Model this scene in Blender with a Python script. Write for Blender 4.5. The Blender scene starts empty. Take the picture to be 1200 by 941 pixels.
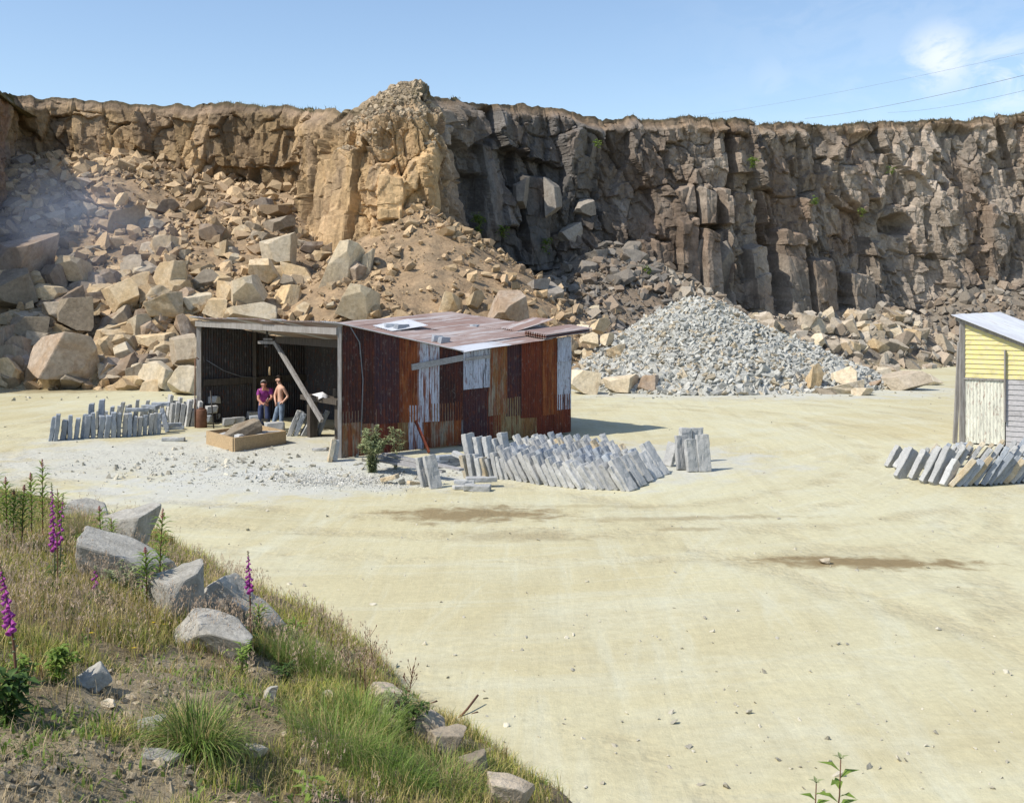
import bpy, bmesh, math
import numpy as np
from mathutils import Vector, Matrix, Euler

# ------------------------------------------------------------------ camera, sky, sun, exposure
SC = bpy.context.scene
COL = SC.collection
F, HZ, H = 1300.0, 350.0, 4.15            # focal length in photo pixels, horizon row, eye height (m)
cam_d = bpy.data.cameras.new("camera"); cam = bpy.data.objects.new("camera", cam_d); COL.objects.link(cam)
cam.location = (0, 0, H); cam.rotation_euler = (math.radians(90), 0, 0)
cam_d.sensor_width = 36; cam_d.lens = 36 * F / 1200; cam_d.shift_y = -(470.5 - HZ) / 1200
cam_d.clip_start = 0.1; cam_d.clip_end = 6000
SC.camera = cam

SUN_TO = Vector((-0.90, -0.43, 0)).normalized()
EL = math.radians(49)
sun_vec = Vector((SUN_TO.x * math.cos(EL), SUN_TO.y * math.cos(EL), math.sin(EL)))
sd = bpy.data.lights.new("sun", 'SUN'); sd.energy = 4.3; sd.angle = math.radians(0.53); sd.color = (1.0, 0.93, 0.82)
so = bpy.data.objects.new("sun", sd); COL.objects.link(so)
so.rotation_euler = sun_vec.to_track_quat('Z', 'Y').to_euler(); so.location = (0, 0, 60)

w = bpy.data.worlds.new("World"); SC.world = w; w.use_nodes = True
nt = w.node_tree; nt.nodes.clear()
def wn(t, **k):
    n = nt.nodes.new(t)
    for a, b in k.items(): setattr(n, a, b)
    return n
sky = wn('ShaderNodeTexSky', sky_type='NISHITA', sun_disc=False)
sky.sun_elevation = EL; sky.sun_rotation = math.atan2(SUN_TO.x, SUN_TO.y) % (2 * math.pi)
sky.altitude = 100; sky.air_density = 1.0; sky.dust_density = 0.7; sky.ozone_density = 1.6
tc = wn('ShaderNodeTexCoord'); bgn = wn('ShaderNodeBackground'); outw = wn('ShaderNodeOutputWorld')
nz = wn('ShaderNodeTexNoise'); nz.inputs['Distortion'].default_value = .6; nz.inputs['Scale'].default_value = 17; nz.inputs['Detail'].default_value = 7; nz.inputs['Roughness'].default_value = 0.6
mp = wn('ShaderNodeMapping'); mp.inputs['Scale'].default_value = (1, 1, 1.9)
nt.links.new(tc.outputs['Generated'], mp.inputs[0]); nt.links.new(mp.outputs[0], nz.inputs['Vector'])
def cloud_blob(px, py, r, gain):
    v = Vector(((px - 600) / F, 1, (HZ - py) / F)).normalized()
    d = wn('ShaderNodeVectorMath', operation='DISTANCE'); d.inputs[1].default_value = v
    nt.links.new(tc.outputs['Generated'], d.inputs[0])
    m = wn('ShaderNodeMapRange', interpolation_type='SMOOTHSTEP'); m.inputs[1].default_value = 0; m.inputs[2].default_value = r
    m.inputs[3].default_value = gain; m.inputs[4].default_value = 0
    nt.links.new(d.outputs['Value'], m.inputs[0]); return m.outputs[0]
blobs = [cloud_blob(1102, 68, 0.045, .75), cloud_blob(1180, 88, 0.055, .6), cloud_blob(905, 92, 0.035, .13), cloud_blob(1080, 40, 0.3, 0.08)]
acc = blobs[0]
for b in blobs[1:]:
    a = wn('ShaderNodeMath', operation='MAXIMUM'); nt.links.new(acc, a.inputs[0]); nt.links.new(b, a.inputs[1]); acc = a.outputs[0]
mr = wn('ShaderNodeMapRange', interpolation_type='SMOOTHSTEP'); mr.inputs[1].default_value = .40; mr.inputs[2].default_value = .60
nt.links.new(nz.outputs['Fac'], mr.inputs[0])
mu = wn('ShaderNodeMath', operation='MULTIPLY'); nt.links.new(acc, mu.inputs[0]); nt.links.new(mr.outputs[0], mu.inputs[1])
mx = wn('ShaderNodeMix', data_type='RGBA'); mx.inputs['B'].default_value = (5.8, 6.0, 6.2, 1)
nt.links.new(mu.outputs[0], mx.inputs['Factor']); nt.links.new(sky.outputs[0], mx.inputs['A'])
nt.links.new(mx.outputs['Result'], bgn.inputs['Color']); bgn.inputs['Strength'].default_value = 0.15
nt.links.new(bgn.outputs[0], outw.inputs['Surface'])
SC.view_settings.view_transform = 'Standard'; SC.view_settings.look = 'None'
SC.view_settings.exposure = 0.30; SC.view_settings.gamma = 1.0; SC.view_settings.use_curve_mapping = False
SC.cycles.max_bounces = 5; SC.cycles.diffuse_bounces = 3; SC.cycles.volume_bounces = 0

# ------------------------------------------------------------------ helpers
rng = np.random.default_rng(7)
def U(a, b): return float(rng.uniform(a, b))
def gp(px, py, z=0.0):
    Z = F * (H - z) / (py - HZ); return Vector(((px - 600) / F * Z, Z, z))
def at(px, py, Z): return Vector(((px - 600) / F * Z, Z, H + (HZ - py) * Z / F))

def tag(o, label=None, cat=None, group=None, kind=None):
    if label: o['label'] = label
    if cat: o['category'] = cat
    if group: o['group'] = group
    if kind: o['kind'] = kind
    return o
def empty(name, loc=(0, 0, 0), rz=0.0):
    o = bpy.data.objects.new(name, None); COL.objects.link(o); o.location = loc; o.rotation_euler = (0, 0, rz); o.empty_display_size = .2
    return o
def link(name, me, parent=None, mat=None):
    o = bpy.data.objects.new(name, me); COL.objects.link(o)
    if mat is not None and not me.materials: me.materials.append(mat)
    if parent is not None: o.parent = parent
    return o
def mesh_np(name, V, Fc, mat=None, smooth=False, cols=None):
    """V (n,3); Fc list of arrays (m,k)"""
    me = bpy.data.meshes.new(name)
    if not isinstance(Fc, list): Fc = [Fc]
    Fc = [f for f in Fc if len(f)]
    loops = np.concatenate([f.ravel() for f in Fc]).astype(np.int32)
    cnt = np.concatenate([np.full(len(f), f.shape[1]) for f in Fc]).astype(np.int32)
    st = np.concatenate([[0], np.cumsum(cnt)[:-1]]).astype(np.int32)
    me.vertices.add(len(V)); me.vertices.foreach_set('co', np.asarray(V, np.float32).ravel())
    me.loops.add(len(loops)); me.loops.foreach_set('vertex_index', loops)
    me.polygons.add(len(cnt)); me.polygons.foreach_set('loop_start', st); me.polygons.foreach_set('loop_total', cnt)
    me.polygons.foreach_set('use_smooth', np.full(len(cnt), smooth))
    if cols is not None:
        ca = me.color_attributes.new('Col', 'FLOAT_COLOR', 'POINT')
        c4 = np.ones((len(V), 4), np.float32); c4[:, :3] = cols
        ca.data.foreach_set('color', c4.ravel())
    me.update(calc_edges=True); me.validate()
    if mat is not None: me.materials.append(mat)
    return me

def _h(i, j, k):
    i = np.asarray(i).astype(np.int64); j = np.asarray(j).astype(np.int64)
    n = (i * 374761393 + j * 668265263 + k * 2147483647 * 3 + k * 974711) & 0xFFFFFFFF
    n = ((n ^ (n >> 13)) * 1274126177) & 0xFFFFFFFF
    n = ((n ^ (n >> 16)) * 2246822519) & 0xFFFFFFFF
    return ((n ^ (n >> 15)) & 0xFFFFFF) / float(0xFFFFFF)
def vnoise(x, y, s=0):
    xi = np.floor(x); yi = np.floor(y); fx = x - xi; fy = y - yi
    fx = fx * fx * (3 - 2 * fx); fy = fy * fy * (3 - 2 * fy)
    a = _h(xi, yi, s); b = _h(xi + 1, yi, s); c = _h(xi, yi + 1, s); d = _h(xi + 1, yi + 1, s)
    return (a * (1 - fx) + b * fx) * (1 - fy) + (c * (1 - fx) + d * fx) * fy
def fbm(x, y, s=0, o=4):
    t = 0; a = .5; n = 0
    for k in range(o):
        t = t + a * vnoise(x * 2 ** k + 17.3 * k, y * 2 ** k + 9.1 * k, s + k); n += a; a *= .5
    return t / n * 2 - 1
def vor(u, v, s):
    ui = np.floor(u); vi = np.floor(v)
    f1 = np.full(u.shape, 9.0); f2 = np.full(u.shape, 9.0)
    du = np.zeros(u.shape); dv = np.zeros(u.shape); ci = np.zeros(u.shape); cj = np.zeros(u.shape)
    for a in (-1, 0, 1):
        for b in (-1, 0, 1):
            i = ui + a; j = vi + b
            x = i + .1 + .8 * _h(i, j, s) - u; y = j + .1 + .8 * _h(i, j, s + 1) - v
            d = np.maximum(np.abs(x), np.abs(y)) * .55 + np.hypot(x, y) * .45
            m = d < f1
            f2 = np.where(m, f1, np.minimum(f2, d)); f1 = np.where(m, d, f1)
            du = np.where(m, -x, du); dv = np.where(m, -y, dv); ci = np.where(m, i, ci); cj = np.where(m, j, cj)
    return f1, f2, du, dv, ci, cj
def grid_faces(nu, nv):
    a = np.arange(nu * nv).reshape(nu, nv)
    return np.stack([a[:-1, :-1], a[1:, :-1], a[1:, 1:], a[:-1, 1:]], -1).reshape(-1, 4)
def sstep(x, a, b):
    t = np.clip((x - a) / (b - a), 0, 1); return t * t * (3 - 2 * t)

class MB:
    def __init__(s): s.v = []; s.f = []; s.sm = []
    def add(s, vs, fs, smooth=False):
        n = len(s.v); s.v += [tuple(v) for v in vs]; s.f += [tuple(i + n for i in f) for f in fs]; s.sm += [smooth] * len(fs); return s
    def box(s, c, size, rot=None):
        M = (rot if rot is not None else Matrix.Identity(3))
        c = Vector(c); hx, hy, hz = [k / 2 for k in size]
        vs = [c + M @ Vector((x * hx, y * hy, z * hz)) for x, y, z in ((-1,-1,-1),(1,-1,-1),(1,1,-1),(-1,1,-1),(-1,-1,1),(1,-1,1),(1,1,1),(-1,1,1))]
        return s.add(vs, [(0,3,2,1),(4,5,6,7),(0,1,5,4),(1,2,6,5),(2,3,7,6),(3,0,4,7)])
    def beam(s, a, b, wd, th, up=(0, 0, 1)):
        a = Vector(a); b = Vector(b); d = (b - a); L = d.length; d.normalize()
        up = Vector(up)
        if abs(d.dot(up)) > .98: up = Vector((0, 1, 0))
        x = d.cross(up).normalized(); z = x.cross(d)
        R = Matrix((x, d, z)).transposed()
        return s.box((a + b) / 2, (wd, L, th), R)
    def tube(s, pts, rad, n=8, cap=True):
        pts = [Vector(p) for p in pts]; 
        if not hasattr(rad, '__len__'): rad = [rad] * len(pts)
        vs = []; fs = []
        up = Vector((.13, .27, .95))
        for i, p in enumerate(pts):
            d = (pts[min(i + 1, len(pts) - 1)] - pts[max(i - 1, 0)]).normalized()
            u = up if abs(d.dot(up)) < .95 else Vector((1, 0, 0))
            x = d.cross(u).normalized(); y = x.cross(d)
            for k in range(n):
                a = 2 * math.pi * k / n; vs.append(p + (x * math.cos(a) + y * math.sin(a)) * rad[i])
        for i in range(len(pts) - 1):
            for k in range(n):
                k2 = (k + 1) % n; fs.append((i * n + k, i * n + k2, (i + 1) * n + k2, (i + 1) * n + k))
        if cap: fs.append(tuple(range(n))[::-1]); fs.append(tuple((len(pts) - 1) * n + k for k in range(n)))
        return s.add(vs, fs, True)
    def leaf(s, p, d, L, W, up=Vector((0, 0, 1)), bend=.25):
        p = Vector(p); d = Vector(d).normalized(); x = d.cross(up)
        if x.length < .05: x = Vector((1, 0, 0))
        x.normalize(); n = x.cross(d)
        m = p + d * L * .45 + n * L * .06; t = p + d * L - n * L * bend
        return s.add([p, m - x * W / 2 + n * W * .15, m, m + x * W / 2 + n * W * .15, t], [(0, 2, 1), (0, 3, 2), (1, 2, 4), (2, 3, 4)])
    def mesh(s, name, mat=None):
        me = bpy.data.meshes.new(name); me.from_pydata(s.v, [], s.f); me.polygons.foreach_set('use_smooth', s.sm); me.update()
        if mat: me.materials.append(mat)
        return me
    def build(s, name, mat=None, parent=None): return link(name, s.mesh(name, mat), parent)

# ------------------------------------------------------------------ materials
def rgb(r, g, b): return (r, g, b, 1)
class NT:
    def __init__(s, name, rough=.85):
        s.m = bpy.data.materials.new(name); s.m.use_nodes = True; s.t = s.m.node_tree; s.b = s.t.nodes['Principled BSDF']
        s.b.inputs['Roughness'].default_value = rough; s.b.inputs['Specular IOR Level'].default_value = .25
    def n(s, t, **k):
        n = s.t.nodes.new(t)
        for a, b in k.items(): setattr(n, a, b)
        return n
    def L(s, a, b): s.t.links.new(a, b)
    def pos(s): return s.n('ShaderNodeNewGeometry').outputs['Position']
    def obj(s): return s.n('ShaderNodeTexCoord').outputs['Object']
    def map(s, v, scale=(1, 1, 1), loc=(0, 0, 0), rot=(0, 0, 0)):
        m = s.n('ShaderNodeMapping'); m.inputs['Scale'].default_value = scale; m.inputs['Location'].default_value = loc; m.inputs['Rotation'].default_value = rot
        s.L(v, m.inputs[0]); return m.outputs[0]
    def noise(s, v, sc, det=5, ro=.6, dist=0):
        n = s.n('ShaderNodeTexNoise'); n.inputs['Scale'].default_value = sc; n.inputs['Detail'].default_value = det; n.inputs['Roughness'].default_value = ro; n.inputs['Distortion'].default_value = dist
        s.L(v, n.inputs['Vector']); return n.outputs['Fac']
    def rampv(s, v, a, b, lo=0.0, hi=1.0, smooth=True):
        m = s.n('ShaderNodeMapRange'); m.interpolation_type = 'SMOOTHSTEP' if smooth else 'LINEAR'
        for i, x in enumerate((a, b, lo, hi)): m.inputs[i + 1].default_value = x
        s.L(v, m.inputs[0]); return m.outputs[0]
    def mix(s, f, a, b, mode='MIX'):
        m = s.n('ShaderNodeMix', data_type='RGBA'); m.blend_type = mode
        if isinstance(f, (int, float)): m.inputs['Factor'].default_value = f
        else: s.L(f, m.inputs['Factor'])
        for k, x in (('A', a), ('B', b)):
            if isinstance(x, tuple): m.inputs[k].default_value = x if len(x) == 4 else (*x, 1)
            else: s.L(x, m.inputs[k])
        return m.outputs['Result']
    def math(s, op, a, b=None):
        m = s.n('ShaderNodeMath', operation=op)
        for i, x in enumerate((a, b)):
            if x is None: continue
            if isinstance(x, (int, float)): m.inputs[i].default_value = x
            else: s.L(x, m.inputs[i])
        return m.outputs[0]
    def col(s, v): s.L(v, s.b.inputs['Base Color']) if not isinstance(v, tuple) else setattr(s.b.inputs['Base Color'], 'default_value', v if len(v) == 4 else (*v, 1)); return s
    def bump(s, h, d=.02, st=.8, prev=None):
        b = s.n('ShaderNodeBump'); b.inputs['Strength'].default_value = st; b.inputs['Distance'].default_value = d
        s.L(h, b.inputs['Height'])
        if prev is not None: s.L(prev, b.inputs['Normal'])
        s.L(b.outputs[0], s.b.inputs['Normal']); return b.outputs[0]
    def rand(s): return s.n('ShaderNodeObjectInfo').outputs['Random']
    def attr(s):
        a = s.n('ShaderNodeAttribute'); a.attribute_name = 'Col'; return a.outputs['Color']

def rock_mat(name, c1, c2, c3, sc=1.0, use_attr=False, bump=.05, vary=.35):
    m = NT(name, .92); p = m.pos()
    n1 = m.noise(p, .7 * sc, 6, .65, .4); n2 = m.noise(p, 5 * sc, 6, .7); n3 = m.noise(m.map(p, (1.6, 1.6, .45)), 1.3 * sc, 5, .7, .8)
    c = m.mix(m.rampv(n1, .35, .65), c1, c2)
    c = m.mix(m.rampv(n3, .52, .72, 0, .7), c, c3)
    if use_attr: c = m.mix(1.0, c, m.attr(), 'MULTIPLY')
    else:
        r = m.rampv(m.rand(), 0, 1, 1 - vary, 1 + vary, False); cc = m.n('ShaderNodeCombineColor')
        for i in range(3): m.L(r, cc.inputs[i])
        c = m.mix(1.0, c, cc.outputs[0], 'MULTIPLY')
    d = m.rampv(n2, .25, .75, .62, 1.25, False); cc = m.n('ShaderNodeCombineColor')
    for i in range(3): m.L(d, cc.inputs[i])
    c = m.mix(1.0, c, cc.outputs[0], 'MULTIPLY')
    m.col(c)
    b1 = m.bump(n2, bump, .8); m.bump(m.noise(p, 22 * sc, 4, .7), bump * .25, .8, b1)
    return m.m

M = {}
M['cliff'] = rock_mat('cliff_rock', (.9, .88, .85), (1.1, 1.05, 1.0), (.62, .55, .50), .8, True, .12)
M['scree'] = rock_mat('scree_soil', (.8, .8, .8), (1.1, 1.05, 1.0), (.6, .55, .5), 1.2, True, .1)
M['chips'] = rock_mat('chip_stone', (.95, .95, .95), (1.05, 1.05, 1.05), (.85, .8, .74), 2, True, .02)
M['tan'] = rock_mat('tan_boulder', (.47, .35, .20), (.54, .44, .30), (.34, .23, .13), 1.0)
M['brown'] = rock_mat('brown_boulder', (.30, .22, .15), (.36, .30, .24), (.22, .15, .10), 1.0)
M['grey'] = rock_mat('grey_boulder', (.34, .285, .21), (.40, .34, .26), (.27, .20, .13), 1.0)
M['cliffblock'] = rock_mat('cliff_block', (.25, .225, .195), (.30, .27, .23), (.19, .155, .125), 1.0)
M['pale'] = rock_mat('pale_boulder', (.54, .45, .31), (.58, .51, .39), (.44, .34, .22), 1.0, vary=.2)
M['fg'] = rock_mat('weathered_rock', (.33, .315, .275), (.42, .405, .36), (.22, .20, .16), 5.0, bump=.02, vary=.1)
def slab_mat(name, c1, c2, vary=.18):
    m = NT(name, .85); p = m.obj()
    off = m.n('ShaderNodeVectorMath', operation='ADD'); m.L(p, off.inputs[0]); cmb = m.n('ShaderNodeCombineXYZ')
    r = m.rampv(m.rand(), 0, 1, 0, 50, False)
    for i in range(3): m.L(r, cmb.inputs[i])
    m.L(cmb.outputs[0], off.inputs[1]); p = off.outputs[0]
    n1 = m.noise(p, 2.4, 5, .6, .3); n2 = m.noise(p, 30, 4, .7)
    c = m.mix(m.rampv(n1, .38, .66), c1, c2)
    g = m.math('MULTIPLY', m.rampv(m.rand(), 0, 1, 1 - vary, 1 + vary, False), m.rampv(n2, .3, .7, .82, 1.15, False))
    cc = m.n('ShaderNodeCombineColor')
    for i in range(3): m.L(g, cc.inputs[i])
    m.col(m.mix(1.0, c, cc.outputs[0], 'MULTIPLY')); m.bump(m.noise(p, 14, 5, .7), .012, .8)
    return m.m
M['slab'] = slab_mat('grey_slab_stone', (.37, .375, .37), (.45, .45, .435))
M['slab_dark'] = slab_mat('blue_grey_slab_stone', (.27, .30, .34), (.36, .39, .42))
M['slab_tan'] = slab_mat('buff_slab_stone', (.46, .37, .24), (.50, .45, .35))

def sheet_mat(name, base, second, streak, amt=.5, sc=1.0, thr=.5):
    m = NT(name, .7); p = m.obj()
    off = m.n('ShaderNodeVectorMath', operation='ADD'); m.L(p, off.inputs[0]); cmb = m.n('ShaderNodeCombineXYZ')
    r = m.rampv(m.rand(), 0, 1, 0, 40, False); m.L(r, cmb.inputs[0]); m.L(r, cmb.inputs[2])
    m.L(cmb.outputs[0], off.inputs[1]); p = off.outputs[0]
    nv = m.noise(m.map(p, (6.5, 6.5, .55)), 1.3 * sc, 6, .7, .2)      # long vertical streaks
    nb = m.noise(m.map(p, (2, 2, .9)), 1.1, 6, .65, .6)
    nf = m.noise(m.map(p, (24, 24, 2.2)), 1.6, 5, .75)
    c = m.mix(m.rampv(nb, .4, .6), base, second)
    c = m.mix(m.rampv(nv, thr, thr + .12, 0, amt), c, streak)
    c = m.mix(m.rampv(nf, .50, .66, 0, .7), c, (.03, .02, .02)); nk = m.noise(m.map(p, (3, 3, 1.6)), 3.2, 6, .75, .5); c = m.mix(m.rampv(nk, .54, .64, 0, .55), c, (.17, .05, .02)); c = m.mix(m.rampv(nk, .44, .36, 0, .30), c, (.30, .27, .24))
    m.col(c); m.bump(nf, .004, .6)
    return m.m
M['rust'] = sheet_mat('orange_rust_sheet', (.25, .072, .022), (.15, .036, .014), (.32, .14, .05), .6)
M['rust_red'] = sheet_mat('red_rust_sheet', (.17, .036, .017), (.12, .028, .016), (.24, .08, .03), .4)
M['rust_dark'] = sheet_mat('dark_rust_sheet', (.040, .018, .018), (.075, .022, .018), (.14, .045, .02), .6, thr=.52)
M['rust_purple'] = sheet_mat('purple_rust_sheet', (.05, .025, .034), (.075, .028, .028), (.10, .05, .05), .5)
M['galv_rust'] = sheet_mat('streaked_galvanised_sheet', (.29, .26, .20), (.26, .13, .05), (.22, .058, .02), .85, 1.0, .46)
M['galv_tan'] = sheet_mat('ochre_galvanised_sheet', (.30, .24, .13), (.24, .13, .05), (.17, .05, .02), .8, 1.0, .52)
M['white_rust'] = sheet_mat('peeling_white_sheet', (.52, .56, .66), (.48, .50, .56), (.20, .055, .02), .95, 1.0, .47)
M['white_dark'] = sheet_mat('stained_white_sheet', (.50, .54, .64), (.46, .50, .58), (.03, .03, .035), .95, 1.0, .52)
M['white_clean'] = sheet_mat('pale_blue_sheet', (.46, .52, .64), (.42, .46, .56), (.3, .33, .4), .4)
M['inner'] = sheet_mat('dark_inner_sheet', (.045, .045, .05), (.06, .055, .055), (.10, .10, .11), .3)  # near-black base colour for the sheets inside the shed
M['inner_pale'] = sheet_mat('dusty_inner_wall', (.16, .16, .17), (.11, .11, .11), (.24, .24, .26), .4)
M['cream'] = sheet_mat('cream_door_sheet', (.64, .64, .55), (.58, .58, .50), (.42, .42, .36), .5, 1.0, .56)
def roof_mat(name, base, second, patch, dirv, thr=.55):
    m = NT(name, .6); p = m.pos()
    ang = math.atan2(dirv[1], dirv[0])
    q = m.map(p, (1, 1, 1), rot=(0, 0, -ang)); q = m.map(q, (.35, 3.2, 1))
    n1 = m.noise(q, 1.0, 6, .65, .3); n2 = m.noise(p, .5, 4, .6); n3 = m.noise(q, 5, 5, .7)
    c = m.mix(m.rampv(n2, .4, .6), base, second)
    c = m.mix(m.rampv(n1, thr, thr + .1, 0, .9), c, patch)
    c = m.mix(m.rampv(n3, .55, .75, 0, .5), c, (.10, .05, .04))
    m.col(c); m.b.inputs['Metallic'].default_value = .0; return m.m
M['roof_rust'] = roof_mat('pinkish_rust_roof', (.31, .215, .185), (.40, .32, .29), (.50, .47, .46), (.745, .668), .50)
M['roof_white'] = roof_mat('pale_zinc_roof', (.60, .62, .66), (.5, .5, .52), (.40, .30, .25), (.745, .668), .6)
M['roof_zinc'] = roof_mat('whitewashed_zinc_roof', (.56, .59, .62), (.48, .50, .54), (.45, .36, .33), (.82, -.57), .62)
def wood_mat(name, c1, c2, axis=2, sc=1.0):
    m = NT(name, .85); p = m.obj(); s = [9, 9, 9]; s[axis] = .8
    n = m.noise(m.map(p, tuple(s)), 2.2 * sc, 6, .7, .3); n2 = m.noise(p, 3, 4, .6)
    c = m.mix(m.rampv(n, .35, .65), c1, c2); c = m.mix(m.rampv(n2, .5, .8, 0, .35), c, (.10, .09, .08))
    m.col(c); m.bump(n, .004, .6); return m.m
M['wood'] = wood_mat('weathered_grey_wood', (.30, .29, .28), (.19, .175, .16))
M['wood_h'] = wood_mat('weathered_grey_plank', (.34, .34, .35), (.24, .235, .23), 0)
M['wood_dark'] = wood_mat('dark_timber', (.10, .085, .07), (.05, .042, .036))
M['wood_tan'] = wood_mat('pale_crate_wood', (.46, .34, .20), (.36, .26, .15), 0)
M['yellow'] = wood_mat('faded_yellow_paint', (.66, .58, .22), (.54, .50, .33), 0)
M['wood_pale'] = wood_mat('pale_grey_plank', (.42, .41, .42), (.33, .325, .33), 0)
def plain(name, c, rough=.8, sc=8, amt=.25, metal=0, sub=0):
    m = NT(name, rough); n = m.noise(m.obj(), sc, 4, .6)
    d = tuple(k * (1 - amt) for k in c); m.col(m.mix(m.rampv(n, .35, .65), c, d)); m.b.inputs['Metallic'].default_value = metal
    return m.m
M['iron'] = plain('dark_iron', (.06, .055, .05), .55, metal=.3)
M['rusty'] = plain('rusty_iron', (.16, .08, .05), .8)
M['skin'] = plain('skin', (.60, .36, .26), .55, 6, .1)
M['skin_old'] = plain('ruddy_skin', (.46, .22, .16), .55, 6, .1)
M['hair_dark'] = plain('dark_hair', (.025, .016, .012), .6)
M['hair_grey'] = plain('grey_hair', (.22, .20, .19), .7)
M['purple'] = plain('purple_cotton', (.28, .05, .24), .9)
M['navy'] = plain('navy_cloth', (.045, .06, .13), .9)
M['denim'] = plain('washed_denim', (.20, .26, .34), .9, 5, .45)
M['boot'] = plain('dusty_boot', (.30, .28, .26), .85)
M['cloth'] = plain('white_cloth', (.75, .76, .80), .9)
M['eye'] = plain('dark_eye', (.02, .02, .02), .4)
M['blue'] = plain('blue_plastic', (.02, .04, .16), .6)
M['wire'] = plain('grey_wire', (.20, .21, .23), .6)
def foliage(name, c1, c2, trans=.25, usecol=False):
    m = NT(name, .6)
    if usecol: c = m.mix(m.rampv(m.noise(m.pos(), 6, 3), .3, .7, 0, .35), m.attr(), (.02, .03, .01), 'MIX') if False else m.attr()
    else: c = m.mix(m.rampv(m.noise(m.pos(), 9, 3), .38, .62), c1, c2)
    m.col(c)
    tr = m.n('ShaderNodeBsdfTranslucent'); m.L(c, tr.inputs[0]) if not isinstance(c, tuple) else None
    ms = m.n('ShaderNodeMixShader'); ms.inputs[0].default_value = trans
    out = m.t.nodes['Material Output']; m.L(m.b.outputs[0], ms.inputs[1]); m.L(tr.outputs[0], ms.inputs[2]); m.L(ms.outputs[0], out.inputs[0])
    return m.m
M['grass'] = foliage('grass_blades', None, None, .35, True)
M['leaf'] = foliage('green_leaf', (.15, .24, .04), (.24, .33, .07), .35)
M['leaf_dark'] = foliage('dark_green_leaf', (.045, .09, .02), (.09, .15, .03), .25)
M['leaf_grey'] = foliage('grey_green_leaf', (.22, .26, .12), (.34, .37, .20), .25)
M['stem'] = plain('brown_stem', (.16, .08, .05), .8)
M['stem_green'] = plain('green_stem', (.20, .20, .09), .8)
M['bell'] = foliage('foxglove_petal', (.46, .10, .40), (.34, .06, .27), .3)
M['bud'] = foliage('willowherb_bud', (.40, .16, .14), (.34, .10, .12), .2)
M['yellow_petal'] = foliage('yellow_petal', (.75, .60, .02), (.70, .50, .02), .2)
M['white_petal'] = foliage('white_petal', (.7, .75, .75), (.6, .7, .65), .2)

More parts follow.
